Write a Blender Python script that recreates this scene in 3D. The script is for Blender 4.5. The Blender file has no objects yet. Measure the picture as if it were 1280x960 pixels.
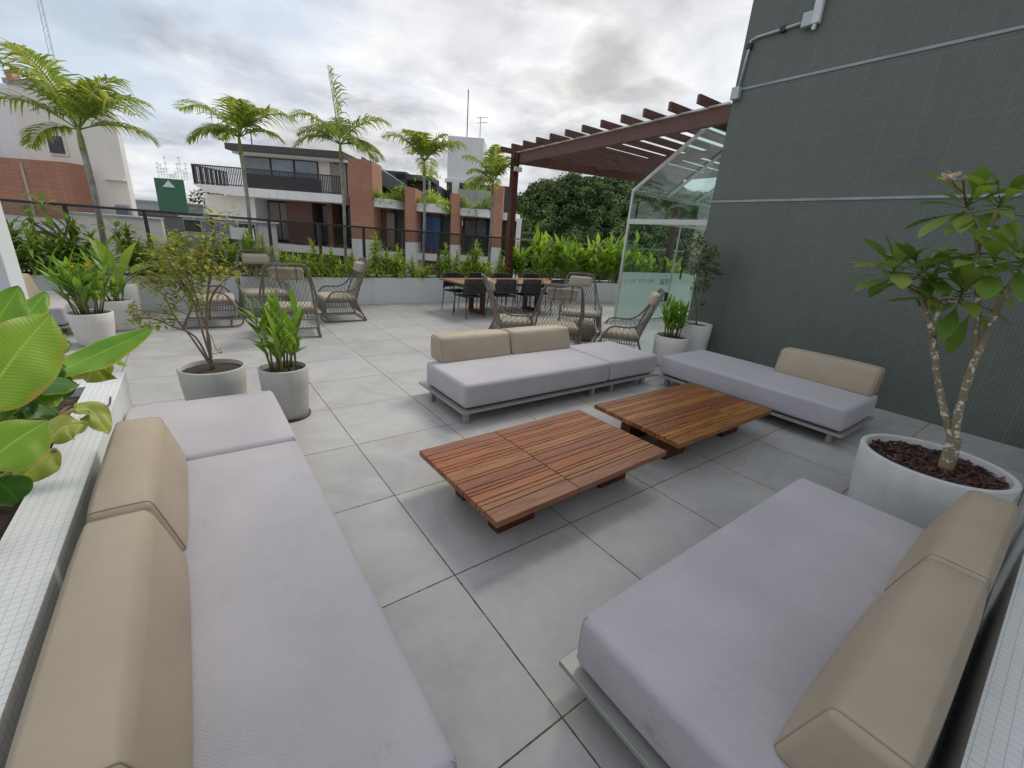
import bpy, bmesh, math, random
from math import sin, cos, pi, radians, sqrt
from mathutils import Vector, Matrix

# ---------------------------------------------------------------- camera, sky, sun, exposure
scn = bpy.context.scene
C = scn.collection
H = 1.62
RIGHT = Vector((0.79152, -0.60644, 0.07566)); UPV = Vector((0.0, 0.0, 0.0)); FWD = Vector((0, 0, 0))
_yaw, _pit, _rol = [radians(a) for a in (-37.449, 18.957, 4.340)]
FWD = Vector((-sin(_yaw)*cos(_pit), cos(_yaw)*cos(_pit), -sin(_pit)))
_r = Vector((cos(_yaw), sin(_yaw), 0)); _u = _r.cross(FWD)
RIGHT = _r*cos(_rol) + _u*sin(_rol); UPV = _u*cos(_rol) - _r*sin(_rol)
FPX = 527.65
cam = bpy.data.cameras.new('camera'); cam_o = bpy.data.objects.new('camera', cam); C.objects.link(cam_o)
m = Matrix((RIGHT, UPV, -FWD)).transposed().to_4x4(); m.translation = Vector((0, 0, H))
cam_o.matrix_world = m
cam.sensor_width = 36; cam.lens = FPX/1280*36; cam.clip_start = 0.05; cam.clip_end = 3000
scn.camera = cam_o

SUN_AZ = radians(70); SUN_EL = radians(50)      # azimuth clockwise from +Y
SUN = Vector((sin(SUN_AZ)*cos(SUN_EL), cos(SUN_AZ)*cos(SUN_EL), sin(SUN_EL)))
scn.view_settings.view_transform = 'Standard'; scn.view_settings.look = 'None'
scn.view_settings.exposure = 0.50; scn.view_settings.gamma = 1.0
scn.view_settings.use_curve_mapping = False

class NT:
    """small node-tree helper"""
    def __init__(s, tree): s.t = tree; s.n = tree.nodes; s.l = tree.links; s.n.clear()
    def add(s, typ, ins=None, **kw):
        n = s.n.new(typ)
        for k, v in kw.items(): setattr(n, k, v)
        for k, v in (ins or {}).items():
            sock = n.inputs[k]
            if hasattr(v, 'is_output') or isinstance(v, bpy.types.NodeSocket): s.l.new(v, sock)
            elif isinstance(v, bpy.types.Node): s.l.new(v.outputs[0], sock)
            else: sock.default_value = v
        return n
    def math(s, op, a, b=0.0, c=None):
        n = s.n.new('ShaderNodeMath'); n.operation = op
        for i, v in enumerate((a, b) + ((c,) if c is not None else ())):
            if isinstance(v, bpy.types.NodeSocket): s.l.new(v, n.inputs[i])
            else: n.inputs[i].default_value = v
        return n.outputs[0]
    def mix(s, fac, a, b, mode='MIX'):
        n = s.n.new('ShaderNodeMix'); n.data_type = 'RGBA'; n.blend_type = mode
        for i, v in ((0, fac), (6, a), (7, b)):
            if isinstance(v, bpy.types.NodeSocket): s.l.new(v, n.inputs[i])
            else: n.inputs[i].default_value = v if i == 0 else (tuple(v) + (1,))[:4]
        return n.outputs[2]
    def ramp(s, fac, stops, interp='LINEAR'):
        n = s.n.new('ShaderNodeValToRGB'); n.color_ramp.interpolation = interp
        e = n.color_ramp.elements
        while len(e) < len(stops): e.new(0.5)
        for i, (p, c) in enumerate(stops): e[i].position = p; e[i].color = (tuple(c) + (1,))[:4] if not isinstance(c, (int, float)) else (c, c, c, 1)
        s.l.new(fac, n.inputs[0]); return n.outputs[0]

world = bpy.data.worlds.new('World'); scn.world = world; world.use_nodes = True
w = NT(world.node_tree)
sky = w.add('ShaderNodeTexSky', sky_type='NISHITA', sun_disc=False, sun_elevation=SUN_EL, sun_rotation=SUN_AZ, air_density=1.2, dust_density=2.0, ozone_density=1.5)
tc = w.add('ShaderNodeTexCoord')
sep = w.add('ShaderNodeSeparateXYZ', {0: tc.outputs['Generated']})
zz = w.math('ADD', w.math('MAXIMUM', sep.outputs[2], 0.0), 0.22)
px = w.math('DIVIDE', sep.outputs[0], zz); py = w.math('DIVIDE', sep.outputs[1], zz)
cv = w.add('ShaderNodeCombineXYZ', {0: px, 1: py, 2: 3.7})
n1 = w.add('ShaderNodeTexNoise', {'Vector': cv.outputs[0], 'Scale': 1.25, 'Detail': 7.0, 'Roughness': 0.55, 'Distortion': 0.25})
n2 = w.add('ShaderNodeTexNoise', {'Vector': cv.outputs[0], 'Scale': 2.9, 'Detail': 6.0, 'Roughness': 0.55, 'Distortion': 0.35})
dotn = w.add('ShaderNodeVectorMath', {0: tc.outputs['Generated'], 1: tuple(Vector((0.66, 0.645, 0.42)).normalized())}, operation='DOT_PRODUCT')
glow = w.math('POWER', w.math('MAXIMUM', dotn.outputs['Value'], 0.0), 9.0)
cover = w.ramp(w.math('ADD', n1.outputs[0], w.math('MULTIPLY_ADD', glow, 0.30, -0.06)), [(0.32, 0.25), (0.56, 1.0)])
bright = w.ramp(n2.outputs[0], [(0.30, (4.0, 4.15, 4.6)), (0.44, (5.2, 5.35, 5.75)), (0.57, (6.4, 6.45, 6.65)), (0.72, (8.2, 8.05, 7.7))])
dk = w.add('ShaderNodeTexNoise', {'Vector': cv.outputs[0], 'Scale': 2.1, 'Detail': 5.0, 'Roughness': 0.5, 'Distortion': 0.2})
dark = w.ramp(dk.outputs[0], [(0.36, 0.50), (0.51, 1.0)])
lit = w.mix(1.0, bright, dark, 'MULTIPLY')
gl = w.mix(w.math('MULTIPLY', glow, 0.22), lit, (9.0, 8.8, 8.3))
base = w.mix(0.72, sky.outputs[0], (4.9, 5.6, 6.5))
allc = w.mix(cover, base, gl)
bg = w.add('ShaderNodeBackground', {'Color': allc, 'Strength': 0.1})
w.l.new(bg.outputs[0], w.add('ShaderNodeOutputWorld').inputs[0])

sun = bpy.data.lights.new('sun', 'SUN'); sun.energy = 1.5; sun.angle = radians(20); sun.color = (1, 0.93, 0.84)
sun_o = bpy.data.objects.new('sun', sun); C.objects.link(sun_o)
sun_o.rotation_euler = (-SUN).to_track_quat('-Z', 'Y').to_euler(); sun_o.location = SUN*50

# ---------------------------------------------------------------- materials
MATS = {}
def new_mat(name):
    m = bpy.data.materials.new(name); m.use_nodes = True; MATS[name] = m
    return m, NT(m.node_tree)
def finish(t, shader): t.l.new(shader if isinstance(shader, bpy.types.NodeSocket) else shader.outputs[0], t.add('ShaderNodeOutputMaterial').inputs[0])
def coords(t, kind='Object'): return t.add('ShaderNodeTexCoord').outputs[kind]
def bump(t, h, strength=0.3, dist=0.01): return t.add('ShaderNodeBump', {'Height': h, 'Strength': strength, 'Distance': dist}).outputs[0]

def plain(name, col, rough=0.6, var=0.12, scale=6.0, metal=0.0, bmp=0.0, bscale=60.0, spec=0.5):
    m, t = new_mat(name); co = coords(t)
    n = t.add('ShaderNodeTexNoise', {'Vector': co, 'Scale': scale, 'Detail': 5.0, 'Roughness': 0.6})
    c = t.mix(t.ramp(n.outputs[0], [(0.3, 0.0), (0.7, 1.0)]), [x*(1-var) for x in col], [min(1, x*(1+var)) for x in col])
    ins = {'Base Color': c, 'Roughness': rough, 'Metallic': metal, 'Specular IOR Level': spec}
    if bmp:
        n2 = t.add('ShaderNodeTexNoise', {'Vector': co, 'Scale': bscale, 'Detail': 3.0})
        ins['Normal'] = bump(t, n2.outputs[0], bmp, 0.004)
    finish(t, t.add('ShaderNodeBsdfPrincipled', ins)); return m

def foliage(name, stops, trans=0.35, rough=0.45, spotty=0.0):
    m, t = new_mat(name)
    g = t.add('ShaderNodeNewGeometry')
    c = t.ramp(g.outputs['Random Per Island'], stops)
    n = t.add('ShaderNodeTexNoise', {'Vector': coords(t), 'Scale': 9.0, 'Detail': 3.0})
    c = t.mix(t.math('MULTIPLY', n.outputs[0], 0.45), c, stops[-1][1])
    p = t.add('ShaderNodeBsdfPrincipled', {'Base Color': c, 'Roughness': rough, 'Specular IOR Level': 0.4})
    tr = t.add('ShaderNodeBsdfTranslucent', {'Color': t.mix(1.0, c, (1.0, 1.0, 0.55), 'MULTIPLY')})
    mx = t.add('ShaderNodeMixShader', {0: trans, 1: p.outputs[0], 2: tr.outputs[0]})
    finish(t, mx); return m

def glass(name, tint=(0.86, 0.93, 0.91), refl=0.9, rough=0.0):
    m, t = new_mat(name)
    lw = t.add('ShaderNodeLayerWeight', {'Blend': 0.5})
    tr = t.add('ShaderNodeBsdfTransparent', {'Color': tuple(tint) + (1,)})
    gl = t.add('ShaderNodeBsdfGlossy', {'Color': (0.9, 0.97, 0.95, 1), 'Roughness': rough})
    f = t.math('MULTIPLY_ADD', t.math('POWER', lw.outputs['Facing'], 4.0), 0.85*refl, 0.045*refl)
    finish(t, t.add('ShaderNodeMixShader', {0: f, 1: tr.outputs[0], 2: gl.outputs[0]})); return m

def mosaic(name, tile, grout, size, gap=0.08, rough=0.35, var=0.12, sheet=0.3, drip=0.0):
    """square glass mosaic laid on any axis-aligned face (uses object coordinates)"""
    m, t = new_mat(name); co = coords(t)
    sp = t.add('ShaderNodeSeparateXYZ', {0: co})
    gm = t.add('ShaderNodeNewGeometry'); sn = t.add('ShaderNodeSeparateXYZ', {0: gm.outputs['Normal']})
    ax, ay, az = [t.math('ABSOLUTE', sn.outputs[i]) for i in range(3)]
    # u: along x unless the face looks along x; v: z unless the face looks up
    isx = t.math('GREATER_THAN', ax, 0.7); isz = t.math('GREATER_THAN', az, 0.7)
    u = t.math('ADD', t.math('MULTIPLY', sp.outputs[0], t.math('SUBTRACT', 1.0, isx)), t.math('MULTIPLY', sp.outputs[1], isx))
    v = t.math('ADD', t.math('MULTIPLY', sp.outputs[2], t.math('SUBTRACT', 1.0, isz)), t.math('MULTIPLY', sp.outputs[1], isz))
    uv = t.add('ShaderNodeCombineXYZ', {0: u, 1: v})
    def cell(sz):
        us, vs = t.math('DIVIDE', u, sz), t.math('DIVIDE', v, sz)
        fu, fv = t.math('FRACT', us), t.math('FRACT', vs)
        du = t.math('MINIMUM', fu, t.math('SUBTRACT', 1.0, fu)); dv = t.math('MINIMUM', fv, t.math('SUBTRACT', 1.0, fv))
        idv = t.add('ShaderNodeCombineXYZ', {0: t.math('FLOOR', us), 1: t.math('FLOOR', vs)})
        wn = t.add('ShaderNodeTexWhiteNoise', {'Vector': idv.outputs[0]}, noise_dimensions='2D')
        return t.math('MINIMUM', du, dv), wn.outputs[0]
    d, rnd = cell(size); ds, rs = cell(sheet)
    line = t.math('LESS_THAN', d, gap)
    sline = t.math('LESS_THAN', ds, gap*1.3*size/sheet)
    big = t.add('ShaderNodeTexNoise', {'Vector': co, 'Scale': 0.9, 'Detail': 5.0, 'Roughness': 0.65})
    k = t.math('ADD', t.math('ADD', t.math('MULTIPLY', rnd, var*2), t.math('MULTIPLY', rs, var)), t.math('MULTIPLY', big.outputs[0], var*2.2))
    c = t.mix(k, [x*(1-var) for x in tile], [min(1, x*(1+1.2*var)) for x in tile])
    gfac = t.math('MULTIPLY', t.math('MAXIMUM', line, t.math('MULTIPLY', sline, 0.6)), t.math('ADD', 0.35, t.math('MULTIPLY', big.outputs[0], 0.75)))
    c = t.mix(gfac, c, grout)
    if drip:
        st = t.add('ShaderNodeMapping', {0: co, 'Scale': (3.0, 3.0, 0.25)})
        sn2 = t.add('ShaderNodeTexNoise', {'Vector': st.outputs[0], 'Scale': 2.0, 'Detail': 6.0})
        c = t.mix(t.math('MULTIPLY', t.ramp(sn2.outputs[0], [(0.52, 0.0), (0.75, 1.0)]), drip), c, [x*0.55 for x in tile])
    p = t.add('ShaderNodeBsdfPrincipled', {'Base Color': c, 'Roughness': t.math('ADD', rough, t.math('MULTIPLY', line, 0.3)), 'Specular IOR Level': 0.5,
        'Normal': bump(t, t.math('ADD', t.math('SUBTRACT', 1.0, line), t.math('MULTIPLY', rnd, 0.25)), 0.25, 0.003)})
    finish(t, p); return m

def fabric(name, col, rib=900.0, rough=0.85, soil=0.10, stain=0.0, rough_sheen=0.2):
    m, t = new_mat(name); co = coords(t)
    n = t.add('ShaderNodeTexNoise', {'Vector': co, 'Scale': 2.2, 'Detail': 6.0, 'Roughness': 0.6})
    c = t.mix(t.ramp(n.outputs[0], [(0.3, 0.0), (0.7, 1.0)]), [x*(1-soil) for x in col], [x*(1+soil*0.6) for x in col])
    wv = t.add('ShaderNodeTexWave', {'Vector': co, 'Scale': rib/6.283, 'Distortion': 1.2, 'Detail': 2.0, 'Detail Scale': 1.0}, bands_direction='DIAGONAL')
    wv2 = t.add('ShaderNodeTexWave', {'Vector': co, 'Scale': rib/5.1, 'Distortion': 1.5, 'Detail': 2.0}, bands_direction='X')
    wn = t.add('ShaderNodeTexNoise', {'Vector': co, 'Scale': 420.0, 'Detail': 2.0})
    h = t.math('ADD', t.math('ADD', t.math('MULTIPLY', wv.outputs[1], 0.35), t.math('MULTIPLY', wv2.outputs[1], 0.35)), t.math('MULTIPLY', wn.outputs[0], 0.8))
    c = t.mix(t.math('MULTIPLY', t.ramp(h, [(0.45, 1.0), (0.95, 0.0)]), 0.26), c, [x*0.6 for x in col])
    if stain:
        s1 = t.add('ShaderNodeTexNoise', {'Vector': co, 'Scale': 3.1, 'Detail': 9.0, 'Roughness': 0.75})
        c = t.mix(t.math('MULTIPLY', t.ramp(s1.outputs[0], [(0.60, 0.0), (0.72, 1.0)]), stain), c, (0.2, 0.19, 0.19))
    und = t.add('ShaderNodeTexNoise', {'Vector': co, 'Scale': 4.0, 'Detail': 3.0})
    hh = t.math('ADD', t.math('MULTIPLY', h, 0.12), t.math('MULTIPLY', und.outputs[0], 1.2))
    p = t.add('ShaderNodeBsdfPrincipled', {'Base Color': c, 'Roughness': rough, 'Sheen Weight': rough_sheen, 'Specular IOR Level': 0.25, 'Normal': bump(t, hh, 0.5, 0.014)})
    finish(t, p); return m

def wood(name, cols, axis=0, rough=0.5, scale=1.0):
    m, t = new_mat(name); co = coords(t)
    g = t.add('ShaderNodeNewGeometry')
    sc = [14.0*scale]*3; sc[axis] = 1.1*scale
    off = t.add('ShaderNodeVectorMath', {0: co, 1: (0, 0, 0)}, operation='ADD')
    mul = t.add('ShaderNodeVectorMath', {0: (17.0, 9.0, 5.0)}, operation='SCALE'); t.l.new(g.outputs['Random Per Island'], mul.inputs['Scale'])
    t.l.new(mul.outputs[0], off.inputs[1])
    mp = t.add('ShaderNodeMapping', {0: off.outputs[0], 'Scale': tuple(sc)})
    n = t.add('ShaderNodeTexNoise', {'Vector': mp.outputs[0], 'Scale': 3.0, 'Detail': 7.0, 'Roughness': 0.65, 'Distortion': 0.6})
    c1 = t.ramp(g.outputs['Random Per Island'], cols)
    c = t.mix(t.ramp(n.outputs[0], [(0.32, 0.7), (0.58, 0.0)]), c1, [x*0.35 for x in cols[0][1]])
    p = t.add('ShaderNodeBsdfPrincipled', {'Base Color': c, 'Roughness': rough, 'Specular IOR Level': 0.35, 'Normal': bump(t, n.outputs[0], 0.25, 0.004)})
    finish(t, p); return m

def brick(name, c1, c2, mortar, scale=1.0):
    m, t = new_mat(name); co = coords(t)
    sp = t.add('ShaderNodeSeparateXYZ', {0: co})
    cb = t.add('ShaderNodeCombineXYZ', {0: t.math('ADD', sp.outputs[0], sp.outputs[1]), 1: sp.outputs[2]})
    b = t.add('ShaderNodeTexBrick', {'Vector': cb.outputs[0], 'Color1': tuple(c1)+(1,), 'Color2': tuple(c2)+(1,), 'Mortar': tuple(mortar)+(1,), 'Scale': scale, 'Mortar Size': 0.012, 'Brick Width': 0.30, 'Row Height': 0.11})
    n = t.add('ShaderNodeTexNoise', {'Vector': co, 'Scale': 0.8, 'Detail': 6.0})
    c = t.mix(t.math('MULTIPLY', t.ramp(n.outputs[0], [(0.35, 0.0), (0.7, 1.0)]), 0.35), b.outputs[0], [x*0.55 for x in c1])
    finish(t, t.add('ShaderNodeBsdfPrincipled', {'Base Color': c, 'Roughness': 0.85})); return m

def plaster(name, col, stain=0.3, scl=1.0):
    m, t = new_mat(name); co = coords(t)
    mp = t.add('ShaderNodeMapping', {0: co, 'Scale': (1.6*scl, 1.6*scl, 0.22*scl)})
    n = t.add('ShaderNodeTexNoise', {'Vector': mp.outputs[0], 'Scale': 1.6, 'Detail': 8.0, 'Roughness': 0.65})
    n2 = t.add('ShaderNodeTexNoise', {'Vector': co, 'Scale': 0.35*scl, 'Detail': 4.0})
    f = t.math('ADD', t.math('MULTIPLY', t.ramp(n.outputs[0], [(0.5, 0.0), (0.78, 1.0)]), stain), t.math('MULTIPLY', n2.outputs[0], 0.12))
    c = t.mix(f, col, [x*0.5 for x in col])
    finish(t, t.add('ShaderNodeBsdfPrincipled', {'Base Color': c, 'Roughness': 0.8})); return m

# floor: 0.8 m porcelain tiles with dark open joints
m, t = new_mat('floor_tile'); co = coords(t)
sp = t.add('ShaderNodeSeparateXYZ', {0: co})
us = t.math('DIVIDE', t.math('SUBTRACT', sp.outputs[0], 0.859), 0.8); vs = t.math('DIVIDE', t.math('SUBTRACT', sp.outputs[1], 1.474), 0.8)
fu, fv = t.math('FRACT', us), t.math('FRACT', vs)
du = t.math('MINIMUM', fu, t.math('SUBTRACT', 1.0, fu)); dv = t.math('MINIMUM', fv, t.math('SUBTRACT', 1.0, fv))
wob = t.add('ShaderNodeTexNoise', {'Vector': co, 'Scale': 30.0, 'Detail': 3.0})
jw = t.math('MULTIPLY_ADD', wob.outputs[0], 0.006, 0.0008)
dj = t.math('MINIMUM', du, dv); joint = t.math('LESS_THAN', dj, jw)
idv = t.add('ShaderNodeCombineXYZ', {0: t.math('FLOOR', us), 1: t.math('FLOOR', vs)})
wn = t.add('ShaderNodeTexWhiteNoise', {'Vector': idv.outputs[0]}, noise_dimensions='2D')
ofs = t.add('ShaderNodeVectorMath', {0: co, 1: wn.outputs[1]}, operation='ADD')
sc_ = t.add('ShaderNodeVectorMath', {0: wn.outputs[1]}, operation='SCALE'); sc_.inputs['Scale'].default_value = 30.0
t.l.new(sc_.outputs[0], ofs.inputs[1])
cl1 = t.add('ShaderNodeTexNoise', {'Vector': ofs.outputs[0], 'Scale': 2.6, 'Detail': 8.0, 'Roughness': 0.68, 'Distortion': 0.9})
cl2 = t.add('ShaderNodeTexNoise', {'Vector': ofs.outputs[0], 'Scale': 14.0, 'Detail': 6.0, 'Roughness': 0.7})
k = t.math('ADD', t.math('MULTIPLY', cl1.outputs[0], 0.75), t.math('ADD', t.math('MULTIPLY', cl2.outputs[0], 0.2), t.math('MULTIPLY', wn.outputs[0], 0.10)))
c = t.ramp(k, [(0.30, (0.318, 0.312, 0.305)), (0.50, (0.41, 0.404, 0.395)), (0.72, (0.495, 0.488, 0.476))])
st = t.add('ShaderNodeTexNoise', {'Vector': co, 'Scale': 1.1, 'Detail': 5.0})
near = t.ramp(dj, [(0.0, 1.0), (0.10, 0.0)])
c = t.mix(t.math('MULTIPLY', t.math('MULTIPLY', near, t.ramp(st.outputs[0], [(0.48, 0.0), (0.66, 1.0)])), 0.5), c, (0.42, 0.38, 0.27))
spk = t.add('ShaderNodeTexNoise', {'Vector': co, 'Scale': 55.0, 'Detail': 2.0})
c = t.mix(t.math('MULTIPLY', t.ramp(spk.outputs[0], [(0.68, 0.0), (0.76, 1.0)]), 0.35), c, (0.25, 0.24, 0.22))
jc = t.ramp(st.outputs[0], [(0.42, (0.030, 0.028, 0.024)), (0.62, (0.13, 0.10, 0.045))])
wm = t.add('ShaderNodeTexNoise', {'Vector': co, 'Scale': 0.55, 'Detail': 9.0, 'Roughness': 0.7, 'Distortion': 1.0})
c = t.mix(t.math('MULTIPLY', t.ramp(wm.outputs[0], [(0.52, 0.0), (0.68, 1.0)]), 0.30), c, (0.26, 0.255, 0.245))
c = t.mix(joint, c, jc)
hgt = t.math('ADD', t.math('SUBTRACT', 1.0, joint), t.math('MULTIPLY', cl2.outputs[0], 0.05))
tilt = t.math('MULTIPLY_ADD', cl1.outputs[0], 0.16, 0.36)
finish(t, t.add('ShaderNodeBsdfPrincipled', {'Base Color': c, 'Roughness': t.math('MAXIMUM', tilt, t.math('MULTIPLY', joint, 0.9)), 'Specular IOR Level': 0.5, 'Normal': bump(t, hgt, 0.4, 0.004)}))

WALLM = mosaic('green_mosaic', (0.108, 0.130, 0.110), (0.205, 0.235, 0.21), 0.028, 0.07, 0.40, 0.16, 0.31, 0.15)
WHITEM = mosaic('white_mosaic', (0.80, 0.82, 0.81), (0.45, 0.47, 0.46), 0.0265, 0.042, 0.35, 0.06, 0.29, 0.25)
SEAT = fabric('lilac_fabric', (0.51, 0.487, 0.517), 360, 0.9, 0.07, 0.10)
SEATS = fabric('lilac_fabric_worn', (0.495, 0.472, 0.500), 360, 0.9, 0.12, 0.5)
BAND = plain('band_sealant', (0.33, 0.37, 0.38), 0.6, 0.2, 3.0)
m, t = new_mat('tan_vinyl'); co = coords(t)
n = t.add('ShaderNodeTexNoise', {'Vector': co, 'Scale': 2.6, 'Detail': 6.0, 'Roughness': 0.6}); n2 = t.add('ShaderNodeTexNoise', {'Vector': co, 'Scale': 260.0, 'Detail': 2.0})
mp = t.add('ShaderNodeMapping', {0: co, 'Scale': (7.0, 7.0, 16.0)}); n3 = t.add('ShaderNodeTexNoise', {'Vector': mp.outputs[0], 'Scale': 1.0, 'Detail': 4.0, 'Roughness': 0.55, 'Distortion': 0.8})
c = t.mix(t.ramp(n.outputs[0], [(0.3, 0.0), (0.7, 1.0)]), (0.40, 0.332, 0.243), (0.465, 0.39, 0.295))
finish(t, t.add('ShaderNodeBsdfPrincipled', {'Base Color': c, 'Roughness': 0.55, 'Specular IOR Level': 0.4, 'Normal': bump(t, t.math('ADD', t.math('MULTIPLY', n2.outputs[0], 0.05), n3.outputs[0]), 0.22, 0.016)})); TAN = m
TAN2 = fabric('beige_cloth', (0.43, 0.37, 0.285), 700, 0.85, 0.08)
SEAM = plain('seam_thread', (0.33, 0.275, 0.20), 0.7)
FRAME = plain('grey_aluminium', (0.36, 0.36, 0.34), 0.42, 0.06, metal=0.3)
DARKM = plain('dark_metal', (0.035, 0.035, 0.037), 0.45)
CORD = plain('taupe_cord', (0.225, 0.19, 0.16), 0.75, 0.2, 40)
CFRAME = plain('taupe_frame', (0.15, 0.13, 0.112), 0.55, 0.15, 20)
ROPE = plain('charcoal_rope', (0.040, 0.044, 0.042), 0.7, 0.25, 60)
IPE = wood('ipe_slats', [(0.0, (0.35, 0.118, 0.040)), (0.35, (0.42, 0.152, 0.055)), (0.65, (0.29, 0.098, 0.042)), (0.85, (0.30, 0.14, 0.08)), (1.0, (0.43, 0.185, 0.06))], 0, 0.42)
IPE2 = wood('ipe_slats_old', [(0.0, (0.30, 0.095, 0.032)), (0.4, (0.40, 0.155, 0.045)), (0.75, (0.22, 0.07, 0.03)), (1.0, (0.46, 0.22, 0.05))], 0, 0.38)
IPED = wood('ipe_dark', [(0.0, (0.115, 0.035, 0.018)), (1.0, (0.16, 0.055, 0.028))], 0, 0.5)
PERG = wood('pergola_wood', [(0.0, (0.165, 0.083, 0.066)), (0.5, (0.21, 0.11, 0.088)), (1.0, (0.145, 0.072, 0.058))], 0, 0.5)
PERGV = wood('pergola_wood_post', [(0.0, (0.10, 0.030, 0.020)), (1.0, (0.14, 0.045, 0.030))], 2, 0.45)
TABW = wood('dining_wood', [(0.0, (0.33, 0.165, 0.085)), (1.0, (0.42, 0.22, 0.11))], 0, 0.5)
POTM = plaster('pot_stone', (0.50, 0.495, 0.46), 0.28, 5.0)
POTW = plaster('pot_white', (0.70, 0.68, 0.65), 0.16, 5.0)
POTB = plaster('pot_concrete_pale', (0.62, 0.63, 0.62), 0.30, 4.0)
SOIL = plain('soil', (0.045, 0.030, 0.022), 0.95, 0.5, 30, bmp=0.9, bscale=45)
BARKC = wood('bark_chips', [(0.0, (0.05, 0.025, 0.02)), (0.5, (0.11, 0.05, 0.04)), (1.0, (0.17, 0.10, 0.085))], 0, 0.8)
WHITEP = plaster('white_render', (0.86, 0.845, 0.82), 0.25)
WHITEL = plaster('white_panel', (0.70, 0.735, 0.77), 0.05)
CREAM = plaster('cream_render', (0.84, 0.775, 0.685), 0.18)
GREYP = plaster('grey_render', (0.42, 0.42, 0.43), 0.3)
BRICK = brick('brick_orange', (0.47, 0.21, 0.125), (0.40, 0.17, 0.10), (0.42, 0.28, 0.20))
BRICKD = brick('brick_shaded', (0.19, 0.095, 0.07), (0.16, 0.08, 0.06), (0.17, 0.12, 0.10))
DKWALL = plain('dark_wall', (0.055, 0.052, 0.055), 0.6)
DKROOF = plain('dark_roof', (0.075, 0.068, 0.072), 0.7)
GREENW = plain('green_paint', (0.055, 0.155, 0.085), 0.7)
TEALR = plain('teal_roof', (0.30, 0.55, 0.57), 0.6)
SIGNW = plain('sign_white', (0.75, 0.78, 0.75), 0.6)
CONC = plain('asphalt_roofs', (0.20, 0.20, 0.20), 0.9, 0.4, 0.05)
GLASS = glass('clear_glass', (0.91, 0.96, 0.95), 1.0)
GLASSR = glass('roof_glass', (0.62, 0.80, 0.78), 1.6)
GLASSG = glass('rail_glass', (0.84, 0.84, 0.83), 0.7)
m, t = new_mat('frosted_film')
finish(t, t.add('ShaderNodeMixShader', {0: 0.60, 1: t.add('ShaderNodeBsdfTransparent', {'Color': (0.86, 0.95, 0.92, 1)}).outputs[0],
    2: t.add('ShaderNodeMixShader', {0: 0.5, 1: t.add('ShaderNodeBsdfDiffuse', {'Color': (0.72, 0.86, 0.81, 1)}).outputs[0], 2: t.add('ShaderNodeBsdfTranslucent', {'Color': (0.72, 0.86, 0.81, 1)}).outputs[0]}).outputs[0]}))
FROST = m
WINDOW = plain('window_dark', (0.03, 0.033, 0.038), 0.08, 0.3, 0.7)
WINDOWB = plain('window_sky', (0.20, 0.25, 0.28), 0.08, 0.3, 0.4)
BLUEC = plain('blue_curtain', (0.035, 0.12, 0.30), 0.6)
SHUT = plain('beige_shutter', (0.30, 0.265, 0.23), 0.6)
GALV = plain('galvanised', (0.46, 0.50, 0.51), 0.4, 0.08, metal=0.3)
WPLAS = plain('white_plastic', (0.68, 0.70, 0.70), 0.4)
ALU = plain('alu_profile', (0.68, 0.69, 0.66), 0.3, 0.06, metal=0.35)
TRUNKP = plain('palm_trunk', (0.34, 0.325, 0.285), 0.85, 0.3, 9.0, bmp=0.4, bscale=25)
SHAFT = plain('palm_crownshaft', (0.26, 0.29, 0.10), 0.5, 0.3, 6)
TWIG = plain('twig', (0.21, 0.155, 0.115), 0.85, 0.3, 30)
STEM = plain('green_stem', (0.19, 0.20, 0.055), 0.6, 0.4, 20)
m, t = new_mat('frangipani_bark'); co = coords(t)
n = t.add('ShaderNodeTexNoise', {'Vector': co, 'Scale': 26.0, 'Detail': 6.0, 'Roughness': 0.7}); n2 = t.add('ShaderNodeTexNoise', {'Vector': co, 'Scale': 7.0, 'Detail': 3.0})
c = t.mix(t.ramp(n2.outputs[0], [(0.35, 0.0), (0.65, 1.0)]), (0.20, 0.165, 0.10), (0.33, 0.26, 0.15))
c = t.mix(t.ramp(n.outputs[0], [(0.545, 0.0), (0.585, 1.0)]), c, (0.72, 0.70, 0.64))
finish(t, t.add('ShaderNodeBsdfPrincipled', {'Base Color': c, 'Roughness': 0.85, 'Normal': bump(t, n.outputs[0], 0.5, 0.006)})); FBARK = m
F_PALM = foliage('palm_leaf', [(0.0, (0.09, 0.21, 0.04)), (0.6, (0.20, 0.36, 0.06)), (0.88, (0.37, 0.47, 0.09)), (1.0, (0.58, 0.50, 0.11))], 0.5)
F_BUSH = foliage('dracaena_leaf', [(0.0, (0.15, 0.30, 0.04)), (0.5, (0.36, 0.52, 0.08)), (1.0, (0.68, 0.74, 0.20))], 0.58)
F_BUSHD = foliage('dark_bush_leaf', [(0.0, (0.09, 0.20, 0.035)), (0.6, (0.20, 0.36, 0.055)), (1.0, (0.45, 0.56, 0.12))], 0.52)
F_GING = foliage('ginger_leaf', [(0.0, (0.10, 0.25, 0.025)), (0.5, (0.21, 0.40, 0.045)), (1.0, (0.46, 0.60, 0.10))], 0.5)
F_HELI = foliage('heliconia_leaf', [(0.0, (0.09, 0.22, 0.02)), (0.6, (0.18, 0.36, 0.03)), (1.0, (0.34, 0.48, 0.07))], 0.42, 0.35)
F_FRAN = foliage('frangipani_leaf', [(0.0, (0.07, 0.18, 0.035)), (0.55, (0.17, 0.31, 0.05)), (1.0, (0.36, 0.46, 0.10))], 0.42, 0.4)
F_SHRUB = foliage('shrub_leaf', [(0.0, (0.17, 0.31, 0.05)), (0.55, (0.37, 0.49, 0.09)), (0.9, (0.58, 0.60, 0.16)), (1.0, (0.50, 0.27, 0.14))], 0.55)
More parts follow.
